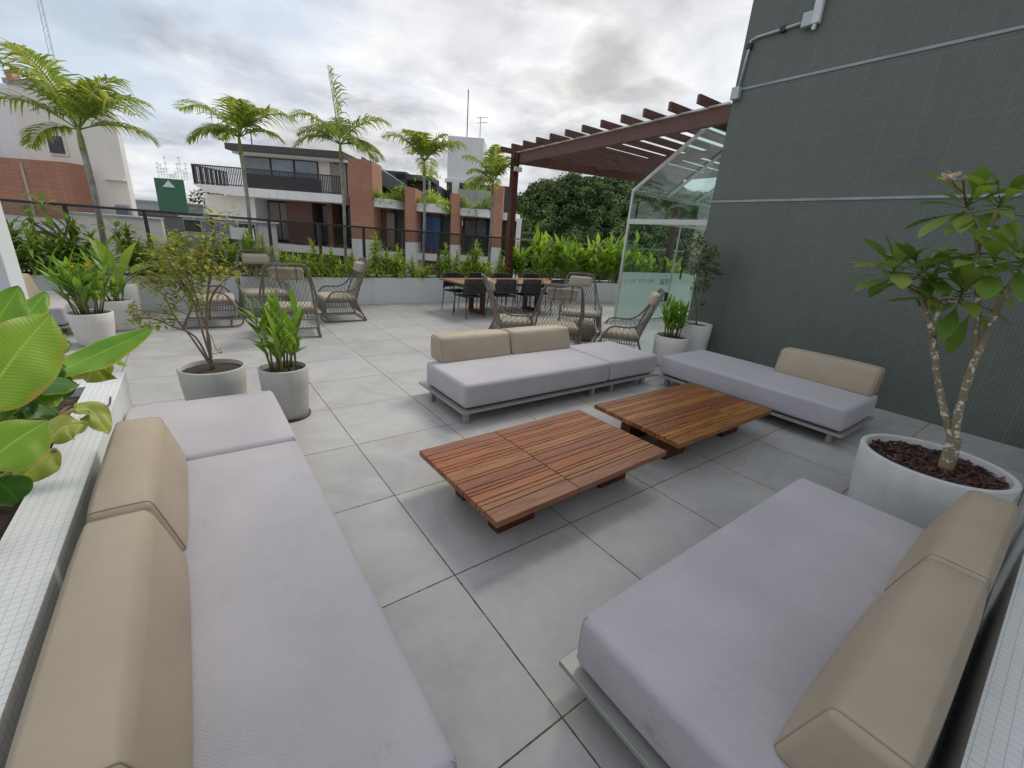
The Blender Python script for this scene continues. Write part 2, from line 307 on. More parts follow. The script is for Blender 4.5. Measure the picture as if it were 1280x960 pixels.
F_SHRUBD = foliage('shrub_leaf_dark', [(0.0, (0.05, 0.10, 0.025)), (0.6, (0.13, 0.19, 0.04)), (1.0, (0.30, 0.33, 0.09))], 0.4)
m, t = new_mat('forest_leaf'); co = coords(t); g = t.add('ShaderNodeNewGeometry')
n = t.add('ShaderNodeTexNoise', {'Vector': co, 'Scale': 0.16, 'Detail': 2.0}); n2 = t.add('ShaderNodeTexNoise', {'Vector': co, 'Scale': 0.05, 'Detail': 3.0})
k = t.math('ADD', t.math('MULTIPLY', n.outputs[0], 0.75), t.math('ADD', t.math('MULTIPLY', g.outputs['Random Per Island'], 0.22), t.math('MULTIPLY_ADD', n2.outputs[0], 0.5, -0.25)))
c = t.ramp(k, [(0.30, (0.026, 0.048, 0.020)), (0.46, (0.055, 0.095, 0.028)), (0.58, (0.125, 0.19, 0.042)), (0.74, (0.17, 0.19, 0.075))])
finish(t, t.add('ShaderNodeBsdfPrincipled', {'Base Color': c, 'Roughness': 0.75, 'Specular IOR Level': 0.2})); F_HILL = m
F_FLOW = foliage('pink_petal', [(0.0, (0.80, 0.45, 0.50)), (1.0, (0.88, 0.74, 0.74))], 0.3)
F_ORNG = foliage('orange_petal', [(0.0, (0.8, 0.36, 0.03)), (1.0, (0.85, 0.5, 0.05))], 0.3)
def banana_mat(name, dark, light, edge):
    m, t = new_mat(name)
    at_ = t.add('ShaderNodeAttribute', attribute_name='leafuv')
    s = t.add('ShaderNodeSeparateXYZ', {0: at_.outputs['Vector']})
    rib = t.math('SINE', t.math('MULTIPLY', t.math('ADD', s.outputs[0], t.math('MULTIPLY', t.math('ABSOLUTE', s.outputs[1]), -0.10)), 190.0))
    n = t.add('ShaderNodeTexNoise', {'Vector': coords(t), 'Scale': 5.0, 'Detail': 5.0})
    c = t.mix(t.ramp(n.outputs[0], [(0.32, 0.0), (0.68, 1.0)]), dark, light)
    c = t.mix(t.math('MULTIPLY', t.math('MULTIPLY_ADD', rib, 0.5, 0.5), 0.06), c, [x*0.6 for x in dark])
    mid = t.ramp(t.math('ABSOLUTE', s.outputs[1]), [(0.0, 1.0), (0.055, 0.0)])
    c = t.mix(t.math('MULTIPLY', mid, 0.7), c, [min(1, x*1.5) for x in light])
    n2 = t.add('ShaderNodeTexNoise', {'Vector': coords(t), 'Scale': 16.0, 'Detail': 4.0})
    ed = t.math('ADD', t.math('ABSOLUTE', s.outputs[1]), t.math('MULTIPLY', t.math('SUBTRACT', n2.outputs[0], 0.5), 0.5))
    c = t.mix(t.ramp(ed, [(0.86, 0.0), (1.02, 1.0)]), c, edge)
    p = t.add('ShaderNodeBsdfPrincipled', {'Base Color': c, 'Roughness': 0.42, 'Specular IOR Level': 0.45, 'Normal': bump(t, rib, 0.10, 0.002)})
    tr = t.add('ShaderNodeBsdfTranslucent', {'Color': t.mix(1.0, c, (1.0, 1.0, 0.5), 'MULTIPLY')})
    finish(t, t.add('ShaderNodeMixShader', {0: 0.38, 1: p.outputs[0], 2: tr.outputs[0]})); return m
BAN_L = banana_mat('banana_light', (0.20, 0.41, 0.03), (0.36, 0.55, 0.055), (0.52, 0.44, 0.10))
BAN_D = banana_mat('banana_dark', (0.045, 0.15, 0.02), (0.09, 0.24, 0.03), (0.24, 0.30, 0.05))
BAN_M = banana_mat('banana_mid', (0.13, 0.33, 0.025), (0.26, 0.48, 0.04), (0.48, 0.48, 0.08))
BAN_Y = banana_mat('banana_yellowing', (0.34, 0.44, 0.06), (0.60, 0.62, 0.17), (0.50, 0.33, 0.12))

# ---------------------------------------------------------------- mesh helpers
def V(*a): return Vector(a if len(a) > 1 else a[0])
def ray(px_, py_): return RIGHT*((px_-640)/FPX) - UPV*((py_-480)/FPX) + FWD
def at(px_, py_, y=None, x=None, z=None):
    """point in the place seen at a pixel of the photograph, on a plane of known position"""
    d = ray(px_, py_)
    k = y/d.y if y is not None else x/d.x if x is not None else (z-H)/d.z
    return Vector((0, 0, H)) + d*k
BU, BV = Vector((.794, -.608, 0)), Vector((.608, .794, 0))       # axes of the buildings across the street
def B(u, v, z): return BU*u + BV*v + Vector((0, 0, z))

class MB:
    def __init__(s): s.v = []; s.f = []; s.uv = None
    def add(s, vs, fs):
        o = len(s.v); s.v += [tuple(p) for p in vs]; s.f += [tuple(i+o for i in f) for f in fs]; return s
    def hexa(s, p): return s.add(p, [(0,3,2,1),(4,5,6,7),(0,1,5,4),(1,2,6,5),(2,3,7,6),(3,0,4,7)])
    def box(s, x0, x1, y0, y1, z0, z1):
        return s.hexa([(x0,y0,z0),(x1,y0,z0),(x1,y1,z0),(x0,y1,z0),(x0,y0,z1),(x1,y0,z1),(x1,y1,z1),(x0,y1,z1)])
    def bbox(s, u0, u1, v0, v1, z0, z1):
        return s.hexa([B(u0,v0,z0),B(u1,v0,z0),B(u1,v1,z0),B(u0,v1,z0),B(u0,v0,z1),B(u1,v0,z1),B(u1,v1,z1),B(u0,v1,z1)])
    def prism(s, poly, z0, z1):
        n = len(poly); vs = [(p[0],p[1],z0) for p in poly] + [(p[0],p[1],z1) for p in poly]
        return s.add(vs, [tuple(range(n-1,-1,-1)), tuple(range(n,2*n))] + [(i,(i+1)%n,(i+1)%n+n,i+n) for i in range(n)])
    def bar(s, a, b, w, h, up=(0,0,1)):
        a, b = Vector(a), Vector(b); d = (b-a).normalized(); sd = d.cross(Vector(up))
        if sd.length < 1e-4: sd = d.cross(Vector((1,0,0)))
        sd.normalize(); uu = sd.cross(d)
        p = []
        for e in (a, b):
            for i, j in ((-1,-1),(1,-1),(1,1),(-1,1)): p.append(e + sd*i*w/2 + uu*j*h/2)
        return s.add(p, [(0,1,2,3),(7,6,5,4),(0,4,5,1),(1,5,6,2),(2,6,7,3),(3,7,4,0)])
    def tube(s, pts, r, n=6, closed=False):
        pts = [Vector(p) for p in pts]; N = len(pts)
        rr = r if isinstance(r, (list, tuple)) else [r]*N
        vs = []; prev = None
        for i, p in enumerate(pts):
            if closed: d = pts[(i+1)%N] - pts[i-1]
            else: d = pts[min(i+1,N-1)] - pts[max(i-1,0)]
            if d.length < 1e-9: d = Vector((0,0,1))
            d.normalize()
            if prev is None:
                a = d.orthogonal().normalized()
            else:
                a = prev - d*prev.dot(d)
                a = a.normalized() if a.length > 1e-6 else d.orthogonal().normalized()
            prev = a; b = d.cross(a)
            for k in range(n):
                an = 2*pi*k/n; vs.append(p + (a*cos(an) + b*sin(an))*rr[i])
        fs = []
        for i in range(N if closed else N-1):
            j = (i+1) % N
            for k in range(n): fs.append((i*n+k, i*n+(k+1)%n, j*n+(k+1)%n, j*n+k))
        if not closed: fs += [tuple(range(n-1,-1,-1)), tuple(range((N-1)*n, N*n))]
        return s.add(vs, fs)
    def lathe(s, prof, cx=0, cy=0, n=40, sx=1.0, sy=1.0):
        vs = []; P = len(prof)
        for k in range(n):
            a = 2*pi*k/n
            for r, z in prof: vs.append((cx + r*cos(a)*sx, cy + r*sin(a)*sy, z))
        fs = []
        for k in range(n):
            q = (k+1) % n
            for i in range(P-1): fs.append((k*P+i, q*P+i, q*P+i+1, k*P+i+1))
        return s.add(vs, fs)
    def leaf(s, base, d, L, W, droop=0.4, n=4, shape='lance', fold=0.25, up=(0,0,1), twist=0.0):
        base = Vector(base); d = Vector(d).normalized(); up = Vector(up)
        sd = d.cross(up)
        if sd.length < 0.05: sd = d.cross(Vector((0.3, 0.9, 0.1)))
        sd.normalize()
        if twist: sd = Matrix.Rotation(twist, 3, d) @ sd
        vs = []; p = base.copy()
        for k in range(n+1):
            t = k/n
            if shape == 'lance': wv = max(0.06, sin(pi*min(1, t)**0.8))
            elif shape == 'strap': wv = min(1, 0.35+t*3)*(1-t**2.4)
            elif shape == 'ovate': wv = max(0.08, sin(pi*t**0.62))
            elif shape == 'oblan': wv = max(0.06, sin(pi*t**1.5))
            else: wv = min(1.0, 0.3+t*2.5)*sqrt(max(0.0, 1-t**3))
            wv = wv*W/2 if t < 1 else 0.003
            sd = (sd - d*sd.dot(d)).normalized(); nr = sd.cross(d)
            vs += [p - sd*wv + nr*wv*fold, p.copy(), p + sd*wv + nr*wv*fold]
            p = p + d*(L/n); d = (d + Vector((0,0,-droop/n))).normalized()
        fs = []
        for k in range(n):
            a = 3*k; fs += [(a, a+1, a+4, a+3), (a+1, a+2, a+5, a+4)]
        return s.add(vs, fs)
    def build(s, name, mat, parent=None, smooth=False, bevel=0.0, world=False, seg=2):
        me = bpy.data.meshes.new(name)
        vs = s.v
        if world and parent is not None:
            L = parent.location if parent.parent is None else parent.location + parent.parent.location
            vs = [(p[0]-L.x, p[1]-L.y, p[2]-L.z) for p in vs]
        me.from_pydata(vs, [], s.f); me.update()
        if s.uv:
            a = me.attributes.new('leafuv', 'FLOAT_VECTOR', 'POINT'); a.data.foreach_set('vector', [c for q in s.uv for c in q])
        if smooth: me.polygons.foreach_set('use_smooth', [True]*len(me.polygons))
        me.materials.append(mat)
        o = bpy.data.objects.new(name, me); C.objects.link(o)
        if parent is not None: o.parent = parent
        if bevel:
            b = o.modifiers.new('bevel', 'BEVEL'); b.width = bevel; b.segments = seg; b.limit_method = 'ANGLE'; b.angle_limit = radians(40)
        return o

def tag(o, label=None, cat=None, group=None, kind=None):
    if label: o['label'] = label
    if cat: o['category'] = cat
    if group: o['group'] = group
    if kind: o['kind'] = kind
    return o
def thing(name, label, cat, loc=(0,0,0), rotz=0.0, group=None):
    o = bpy.data.objects.new(name, None); C.objects.link(o); o.empty_display_size = 0.1
    o.location = loc; o.rotation_euler = (0, 0, rotz); return tag(o, label, cat, group)
def dup(root, loc, rotz, label, group=None, scale=1.0):
    r = root.copy(); C.objects.link(r); r.location = loc; r.rotation_euler = (0, 0, rotz); r.scale = (scale,)*3; r['label'] = label
    if group: r['group'] = group
    for ch in list(root.children):
        c = ch.copy(); C.objects.link(c); c.parent = r
        for g in ch.children:
            d = g.copy(); C.objects.link(d); d.parent = c
    return r
def bez(pts, n=8):
    """Catmull-Rom through points"""
    P = [Vector(p) for p in pts]; P = [P[0]*2-P[1]] + P + [P[-1]*2-P[-2]]; out = []
    for i in range(1, len(P)-2):
        for k in range(n):
            t = k/n; a, b, c, d = P[i-1], P[i], P[i+1], P[i+2]
            out.append(0.5*((2*b) + (c-a)*t + (2*a-5*b+4*c-d)*t*t + (3*b-a-3*c+d)*t**3))
    out.append(P[-2]); return out
def sph(az, el): return Vector((cos(az)*cos(el), sin(az)*cos(el), sin(el)))

# ---------------------------------------------------------------- setting: ground, terrace floor, hill
s = MB(); s.add([(-2500,-2500,-14),(2500,-2500,-14),(2500,2500,-14),(-2500,2500,-14)], [(0,1,2,3)])
tag(s.build('street_ground', CONC), kind='structure')
s = MB(); s.prism([(-8.5,-3.0),(14.5,-3.0),(14.5,7.6),(10.9,8.55),(6.95,9.53),(6.95,10.2),(-8.5,10.2)], -0.5, 0.0)
tag(s.build('terrace_floor', MATS['floor_tile']), kind='structure')

def ridge(x):
    pts = [(30,-14),(58,-8),(76,2),(90,10.0),(105,17.5),(118,22.5),(150,26),(230,26),(330,8),(380,-14)]
    for (a, za), (b, zb) in zip(pts, pts[1:]):
        if a <= x <= b:
            t = (x-a)/(b-a); t = t*t*(3-2*t)*0.5+t*0.5; return za+(zb-za)*t
    return -14
def hill_z(x, y):
    k = math.exp(-((y-128)/44.0)**2)
    return -14 + (ridge(x)+14)*k + 1.5*sin(x*0.11)*cos(y*0.13)*k
s = MB(); NX, NY = 60, 24
for i in range(NX+1):
    for j in range(NY+1):
        x = 25+360*i/NX; y = 40+180*j/NY; s.v.append((x, y, hill_z(x, y)-0.3))
for i in range(NX):
    for j in range(NY): a = i*(NY+1)+j; s.f.append((a, a+NY+1, a+NY+2, a+1))
tag(s.build('hill', plain('hill_soil', (0.016, 0.032, 0.011), 0.98, 0.6, 0.8, spec=0.0), smooth=True), kind='structure')
rnd = random.Random(5); s = MB()
for k in range(1350):
    x = rnd.uniform(52, 235); y = rnd.uniform(66, 132)
    if x > 150 and rnd.random() < 0.45: continue
    R = rnd.uniform(1.7, 3.6); sq = rnd.uniform(.65, 1.0); c = Vector((x, y, hill_z(x, y) + R*0.35)); lob = [(sph(rnd.uniform(0,6.3), rnd.uniform(.0,1.2)), rnd.uniform(.12,.3)) for _ in range(6)]
    for q in range(int(26*R*R)):
        d = sph(rnd.uniform(0, 2*pi), math.asin(rnd.uniform(-0.45, 1)))
        rr_ = R*(.82+sum(w_*max(0, d.dot(l))**6 for l, w_ in lob))*rnd.uniform(.86, 1.03)
        p = c + Vector((d.x*rr_, d.y*rr_, d.z*rr_*sq))
        a = (d + Vector((rnd.gauss(0,.3), rnd.gauss(0,.3), rnd.gauss(0,.3)))).normalized(); b = a.orthogonal().normalized(); e = a.cross(b); z = rnd.uniform(0.22, 0.46)
        s.add([p-b*z, p-e*z*0.8, p+b*z, p+e*z*0.8], [(0,1,2,3)])
tag(s.build('hill_forest', F_HILL), label='dense dark green forest covering the hill behind the pergola', cat='forest', kind='stuff')

# ---------------------------------------------------------------- green mosaic tower
tw = thing('tower_wall', 'tall dark green mosaic tower wall rising on the right', 'wall', (6.47, 3.85, 0))
MB().box(6.47, 14.5, -3.0, 3.85, -0.5, 24.0).build('mosaic_face', WALLM, tw, world=True)
MB().box(-9, 14.5, -8.0, -3.0, -0.5, 2.6).build('mosaic_face', WALLM, tw, world=True)  # unseen rear wing, added behind the camera to block sky light
for z in (3.79, 2.36): MB().box(6.458, 6.475, -3.0, 3.852, z-0.014, z+0.014).build('joint_band', BAND, tw, world=True)
fx = thing('wall_light', 'white tubular light fitting high on the green wall', 'light fitting', at(1020, 20, x=6.45))
a, b = at(1033, -30, x=6.42), at(1019, 30, x=6.42)
MB().bar(a, b, 0.09, 0.07, (1,0,0)).build('housing', WPLAS, fx, world=True, bevel=0.01)
MB().bar(b, at(1016, 37, x=6.42), 0.035, 0.035, (1,0,0)).build('cable_gland', WPLAS, fx, world=True)
cd = thing('conduit_pipe', 'grey conduit pipe bending along the edge of the green wall', 'pipe', at(940, 48, x=6.44))
MB().tube([at(1010,26,x=6.44), at(980,36,x=6.44), at(946,46.5,x=6.44), at(939,51,x=6.44), at(936,62,x=6.44), at(921,117,x=6.44)], 0.017, 10).build('pipe', GALV, cd, smooth=True, world=True)
for q in ((979,36.5),(937,58)): p = at(*q, x=6.44); MB().box(p.x-0.03,p.x+0.03,p.y-0.03,p.y+0.03,p.z-0.03,p.z+0.03).build('clamp', DARKM, cd, world=True)
for q in ((1010,25),(920,117)): p = at(*q, x=6.42); MB().box(p.x-0.04,p.x+0.04,p.y-0.055,p.y+0.055,p.z-0.075,p.z+0.075).build('junction_box', GALV, cd, world=True, bevel=0.008)

# ---------------------------------------------------------------- planters
def planter(name, label, poly_out, poly_in, h, soil_z):
    t = thing(name, label, 'planter', (poly_out[0][0], poly_out[0][1], 0)); n = len(poly_out); s = MB()
    vo = [(p[0],p[1],0) for p in poly_out] + [(p[0],p[1],h) for p in poly_out]; vi = [(p[0],p[1],h) for p in poly_in] + [(p[0],p[1],soil_z-0.05) for p in poly_in]
    fs = []
    for i in range(n):
        j = (i+1) % n
        fs += [(i, j, n+j, n+i), (n+i, n+j, 2*n+j, 2*n+i), (2*n+i, 2*n+j, 3*n+j, 3*n+i)]
    s.add(vo+vi, fs); s.build('mosaic_wall', WHITEM, t, world=True)
    MB().add([(p[0],p[1],soil_z) for p in poly_in], [tuple(range(n))]).build('soil', SOIL, t, world=True); return t
planter('planter_wall', 'long white mosaic planter wall along the far edge of the terrace', [(-6.4,9.53),(6.93,9.53),(6.93,10.15),(-6.4,10.15)], [(-6.3,9.65),(6.85,9.65),(6.85,10.05),(-6.3,10.05)], 0.58, 0.54)
planter('planter_wall', 'white mosaic planter wall under the pergola holding bright ginger plants', [(6.94,9.5),(10.8,8.55),(13.2,7.95),(13.4,8.75),(11.0,9.4),(6.96,10.2)], [(7.05,9.6),(10.83,8.68),(13.1,8.12),(13.2,8.6),(11.0,9.25),(7.05,10.05)], 0.56, 0.52)
planter('planter_wall', 'low white mosaic planter wall in the left foreground holding banana plants', [(-1.75,0.3),(-0.485,0.3),(-0.485,3.93),(-1.75,3.93)], [(-1.65,0.45),(-0.655,0.45),(-0.655,3.66),(-1.65,3.66)], 0.52, 0.46)
planter('planter_wall', 'low white mosaic planter wall in the right bottom corner behind the tan bolsters', [(0.5,-0.9),(6.3,-0.9),(6.3,-0.15),(0.5,-0.15)], [(0.6,-0.8),(6.2,-0.8),(6.2,-0.45),(0.6,-0.45)], 0.50, 0.44)
wl = thing('white_wall', 'smooth white wall standing at the left edge beyond the banana plants', 'wall', (-2.2, 5.6, 0))
MB().box(-3.2, -1.27, 5.5, 5.9, 0, 2.1).build('panel', WHITEL, wl, world=True, bevel=0.01)
cb = thing('black_cable', 'thin black cable lying on the end of the left planter wall', 'cable', (-0.55, 3.6, 0.525))
MB().tube(bez([at(103,505,z=.525), at(115,509,z=.526), at(128,510,z=.525), at(137,505,z=.526), at(138,496,z=.525)], 5), 0.004, 6).build('wire', DARKM, cb, world=True)

# ---------------------------------------------------------------- guard rail
gr = thing('guard_rail', 'dark framed glass guard rail behind the far planter', 'railing', (0, 9.95, 0.5))
PX = [-5.2,-4.3,-3.35,-2.4,-1.48,-0.52,0.42,1.35,2.27,3.19,4.12,5.04,6.03,6.98]
for x in PX: MB().box(x-0.028, x+0.028, 9.97, 10.02, 0.5, 1.60).build('post', DARKM, gr, world=True)
MB().box(-5.3, 7.05, 9.965, 10.025, 1.60, 1.64).build('top_rail', DARKM, gr, world=True, bevel=0.006)
for a, b in zip(PX, PX[1:]): MB().box(a+0.035, b-0.035, 9.99, 9.998, 0.62, 1.598).build('glass_pane', GLASSG, gr, world=True)
gr2 = thing('guard_rail', 'grey topped glass guard rail behind the ginger plants under the pergola', 'railing', (9, 9.4, 0.5))
E2 = [V(7.05,9.98,0), V(8.3,9.78,0), V(9.6,9.5,0), V(10.9,9.2,0), V(12.2,8.9,0), V(13.4,8.6,0)]
for p in E2[1:]: MB().box(p.x-0.025, p.x+0.025, p.y-0.025, p.y+0.025, 0.5, 1.60).build('post', DARKM, gr2, world=True)
for a, b in zip(E2, E2[1:]):
    MB().bar(a+V(0,0,1.62), b+V(0,0,1.62), 0.05, 0.04).build('top_rail', GALV, gr2, world=True)
    MB().bar(a*0.97+b*0.03+V(0,0,1.1), b*0.97+a*0.03+V(0,0,1.1), 0.008, 0.95).build('glass_pane', GLASSG, gr2, world=True)

# ---------------------------------------------------------------- pergola
pg = thing('pergola', 'reddish brown timber pergola with projecting rafters beside the green tower', 'pergola', (6.98, 9.66, 0))
MB().box(6.88, 7.04, 9.58, 9.74, 0.0, 3.66).build('post', PERGV, pg, world=True, bevel=0.006)
MB().box(12.2, 12.36, 8.3, 8.46, 0.0, 3.42).build('post', PERGV, pg, world=True, bevel=0.006)
pa, pb = V(7.02, 9.64, 3.535), V(6.55, 3.87, 3.535)
MB().bar(pa, pb, 0.09, 0.23).build('beam', PERG, pg, world=True, bevel=0.004)
MB().bar(V(7.04,9.66,3.53), V(12.3,8.38,3.53), 0.09, 0.22).build('beam', PERG, pg, world=True, bevel=0.004)
MB().bar(V(9.3,9.1,3.60), V(9.0,3.87,3.60), 0.08, 0.13).build('beam', PERG, pg, world=True, bevel=0.004)
MB().bar(V(11.6,8.5,3.60), V(11.4,3.87,3.60), 0.08, 0.13).build('beam', PERG, pg, world=True, bevel=0.004)
MB().bar(pa+V(-0.065,0,0.125), pb+V(-0.065,0.02,0.125), 0.03, 0.025).build('light_strip', ALU, pg, world=True)
RY = [9.92,9.40,8.89,8.36,7.85,7.33,6.81,6.29,5.78,5.28,4.77,4.26]
for i, y in enumerate(RY):
    x0 = 6.68 - 0.074*(9.92-y); MB().bar(V(x0, y, 3.725), V(12.4, y-0.15, 3.725), 0.05, 0.12).build('rafter', PERG, pg, world=True, bevel=0.004)
fl = thing('floodlight', 'small pale floodlight fixed to the pergola post', 'floodlight', at(648, 212, y=9.55))
p = at(648, 212, y=9.5); MB().box(p.x-0.13, p.x+0.09, p.y-0.05, p.y+0.03, p.z-0.05, p.z+0.06).build('housing', WPLAS, fl, world=True, bevel=0.015)
MB().bar(p+V(-0.02,0.03,0), p+V(-0.02,0.09,0.12), 0.03, 0.03).build('bracket', DARKM, fl, world=True)
MB().box(p.x-0.06, p.x+0.03, p.y+0.0, p.y+0.078, p.z+0.10, p.z+0.36).build('driver_box', DARKM, fl, world=True)

# ---------------------------------------------------------------- glazed entrance
ge = thing('glass_entrance', 'glazed entrance with sloping glass roof beside the green tower', 'glass booth', (7.783, 6.447, 0))
X0, Y1, EZ, TZ = 7.783, 6.447, 2.74, 2.15; Y0 = 3.87; XR = 12.5; RZ = EZ + (Y1-Y0)*0.70
def gbar(nm, a, b, w, h, mt=ALU, up=(0,0,1)): return MB().bar(V(a), V(b), w, h, up).build(nm, mt, ge, world=True, bevel=0.004)
gbar('frame_post', (X0,Y1,0), (X0,Y1,EZ), 0.05, 0.05)
gbar('eave_bar', (X0,Y1,EZ), (XR,Y1,EZ), 0.06, 0.07)
gbar('rafter_bar', (X0,Y1+0.02,EZ+0.01), (X0,Y0,RZ), 0.05, 0.06)
for k, x in enumerate((8.95, 10.1, 11.3)): gbar('rafter_bar', (x,Y1,EZ), (x,Y0,RZ), 0.045, 0.05)
gbar('purlin_bar', (X0,5.05,EZ+(Y1-5.05)*0.7), (XR,5.05,EZ+(Y1-5.05)*0.7), 0.045, 0.045)
gbar('transom_bar', (X0,Y1-0.03,TZ), (X0,Y0,TZ), 0.06, 0.10)
gbar('transom_bar', (X0,Y1,2.20), (XR,Y1,2.20), 0.05, 0.06)
gbar('frame_post', (X0,Y0+0.02,0), (X0,Y0+0.02,RZ), 0.05, 0.05)
gbar('frame_post', (9.72,Y1,0), (9.72,Y1,2.18), 0.03, 0.03)
MB().add([(X0,Y1,EZ+0.03),(XR,Y1,EZ+0.03),(XR,Y0,RZ+0.03),(X0,Y0,RZ+0.03)], [(0,1,2,3)]).build('roof_glass', GLASSR, ge, world=True)
MB().box(X0-0.005,X0+0.005,Y0+0.05,Y1-0.03,TZ+0.05,EZ-0.02).build('gable_glass', GLASS, ge, world=True)
MB().add([(X0,Y1-0.03,EZ-0.02),(X0,Y0+0.05,EZ-0.02),(X0,Y0+0.05,RZ-0.05)], [(0,1,2)]).build('gable_glass', GLASS, ge, world=True)
MB().box(X0+0.03,9.70,Y1-0.005,Y1+0.005,1.09,2.17).build('front_glass', GLASS, ge, world=True)
MB().box(9.74,XR,Y1-0.005,Y1+0.005,1.09,2.17).build('front_glass', GLASS, ge, world=True)
MB().box(X0+0.03,XR,Y1-0.005,Y1+0.005,2.23,2.70).build('front_glass', GLASS, ge, world=True)
MB().box(X0+0.03,9.70,Y1-0.006,Y1+0.006,0.02,1.088).build('frosted_panel', FROST, ge, world=True)
MB().box(9.74,XR,Y1-0.006,Y1+0.006,0.02,1.088).build('frosted_panel', FROST, ge, world=True)
MB().tube([(10.02,Y1-0.06,0.95),(10.02,Y1-0.06,1.75)], 0.022, 10).build('door_handle', DARKM, ge, world=True)
MB().box(9.55,9.60,Y1-0.09,Y1-0.02,0.40,0.62).build('lever_handle', DARKM, ge, world=True)
MB().box(9.2,9.6,Y1-0.07,Y1-0.05,0.40,0.43).build('lever_handle', DARKM, ge, world=True)
# lettering seen from the back of the glass
def strokes(x, z, h, segs, mt=None):
    q = MB()
    for (a, b, c_, d) in segs: q.bar(V(x+a*h, Y1-0.012, z+b*h), V(x+c_*h, Y1-0.012, z+d*h), h*0.09, 0.004, (0,0,1) if abs(a-c_) > abs(b-d) else (1,0,0))
    return q
LT = plain('letter_grey', (0.20, 0.27, 0.26), 0.6)
def letter(x, z, h, segs):
    q = MB()
    for sg in segs: r = strokes(x, z, h, [sg]); q.add(r.v, r.f)
    q.build('letter', LT, ge, world=True)
for dx, segs in ((0.0, [(0,0,0,1),(0.3,0,0.3,1),(0.6,0,0.6,1),(0,1,0.6,1)]), (0.95, [(0,0,0,1),(0.7,0,0.7,1),(0,1,0.7,1),(0,0,0.7,0)]), (1.9, [(0,0,0,1),(0,1,0.7,1),(0.7,1,0.7,0.5),(0,0.5,0.7,0.5)]), (2.85, [(0,0,0.7,0),(0,0.5,0.7,0.5),(0,1,0.7,1)])):
    letter(9.30+dx*0.14, 0.80, 0.14, segs)
rr = random.Random(3)
for k in range(13):
    if k in (5, 9): continue
    letter(7.93+k*0.085, 0.86, 0.075, rr.sample([(0,0,0,1),(0.5,0,0.5,1),(0,1,0.5,1),(0,0.5,0.5,0.5),(0,0,0.5,0)], 3))

# ---------------------------------------------------------------- sofas, bolsters
def rbox(lo, hi, r, res=0.03, puff=(0,0,0), warp=None):
    """closed rounded box whose faces swell a little like an upholstered cushion"""
    ax = []
    for a in range(3):
        L = hi[a]-lo[a]; rr = min(r, L*0.49)
        n_in = max(2, min(26, int((L-2*rr)/(res*3))))
        c = [lo[a]+rr*k/4 for k in range(4)] + [lo[a]+rr+(L-2*rr)*k/n_in for k in range(n_in+1)] + [hi[a]-rr+rr*k/4 for k in range(1,5)]
        ax.append(c)
    N = [len(c)-1 for c in ax]; idx = {}; s = MB()
    cen = [(lo[a]+hi[a])/2 for a in range(3)]; half = [(hi[a]-lo[a])/2 for a in range(3)]
    def vid(i, j, k):
        key = (i, j, k)
        if key in idx: return idx[key]
        p = [ax[0][i], ax[1][j], ax[2][k]]
        q = [min(max(p[a], lo[a]+min(r,half[a]*.98)), hi[a]-min(r,half[a]*.98)) for a in range(3)]
        d = Vector([p[a]-q[a] for a in range(3)])
        if d.length > 1e-9: d = d.normalized()*r
        p = [q[a]+d[a] for a in range(3)]
        u = [max(-1, min(1, (p[a]-cen[a])/half[a])) for a in range(3)]
        for a in range(3):
            b, c = (a+1) % 3, (a+2) % 3
            p[a] += puff[a]*u[a]*(1-u[b]**4)*(1-u[c]**4)
        if warp: p = warp(p, u)
        idx[key] = len(s.v); s.v.append(tuple(p)); return idx[key]
    def face(a, e):
        b, c = (a+1) % 3, (a+2) % 3
        for i in range(N[b]):
            for j in range(N[c]):
                def g(ii, jj):
                    k = [0,0,0]; k[a] = e; k[b] = ii; k[c] = jj; return vid(*k)
                q = (g(i,j), g(i+1,j), g(i+1,j+1), g(i,j+1))
                s.f.append(q if e else q[::-1])
    for a in range(3): face(a, 0); face(a, N[a])
    s.N = N; s.idx = idx
    return s
def ring(s, a, e):
    """closed loop of points round the cross-section number e of a rounded box, across axis a"""
    b, c = (a+1) % 3, (a+2) % 3; B_, C_ = s.N[b], s.N[c]
    bc = [(i,0) for i in range(B_)] + [(B_,j) for j in range(C_)] + [(i,C_) for i in range(B_,0,-1)] + [(0,j) for j in range(C_,0,-1)]
    out = []
    for i, j in bc:
        k = [0,0,0]; k[a] = e; k[b] = i; k[c] = j; out.append(Vector(s.v[s.idx[tuple(k)]]))
    return [p for q, p in enumerate(out) if (p-out[q-1]).length > 1e-4]

def sofa(name, label, x0, x1, y0, y1, legs, ext=(.022,.022,.022,.022), mat=SEAT, cat='sofa', top=0.38):
    t = thing(name, label, cat, (x0, y0, 0))
    s = rbox((x0,y0,0.152), (x1,y1,top), 0.035, puff=(0.006,0.006,0.010))
    s.build('seat_cushion', mat, t, smooth=True, world=True)
    for cx, cy in ((x0+.0105,y0+.0105),(x1-.0105,y0+.0105),(x0+.0105,y1-.0105),(x1-.0105,y1-.0105)):
        ix, iy = (1 if cx < (x0+x1)/2 else -1), (1 if cy < (y0+y1)/2 else -1)
        MB().tube(bez([(cx,cy,.175),(cx-.0015*ix,cy-.0015*iy,.26),(cx,cy,top-.026),(cx+.009*ix,cy+.009*iy,top-.006)],4), [.0022]*12+[.004], 5).build('corner_seam', mat, t, smooth=True, world=True)
    MB().box(x0-ext[0], x1+ext[1], y0-ext[2], y1+ext[3], 0.112, 0.134).build('frame', FRAME, t, world=True, bevel=0.003)
    MB().box(x0+.05, x1-.05, y0+.05, y1-.05, 0.134, 0.16).build('base_board', DARKM, t, world=True)
    for lx, ly in legs: MB().box(lx-.024, lx+.024, ly-.024, ly+.024, 0, 0.112).build('leg', FRAME, t, world=True, bevel=0.003)
    return t
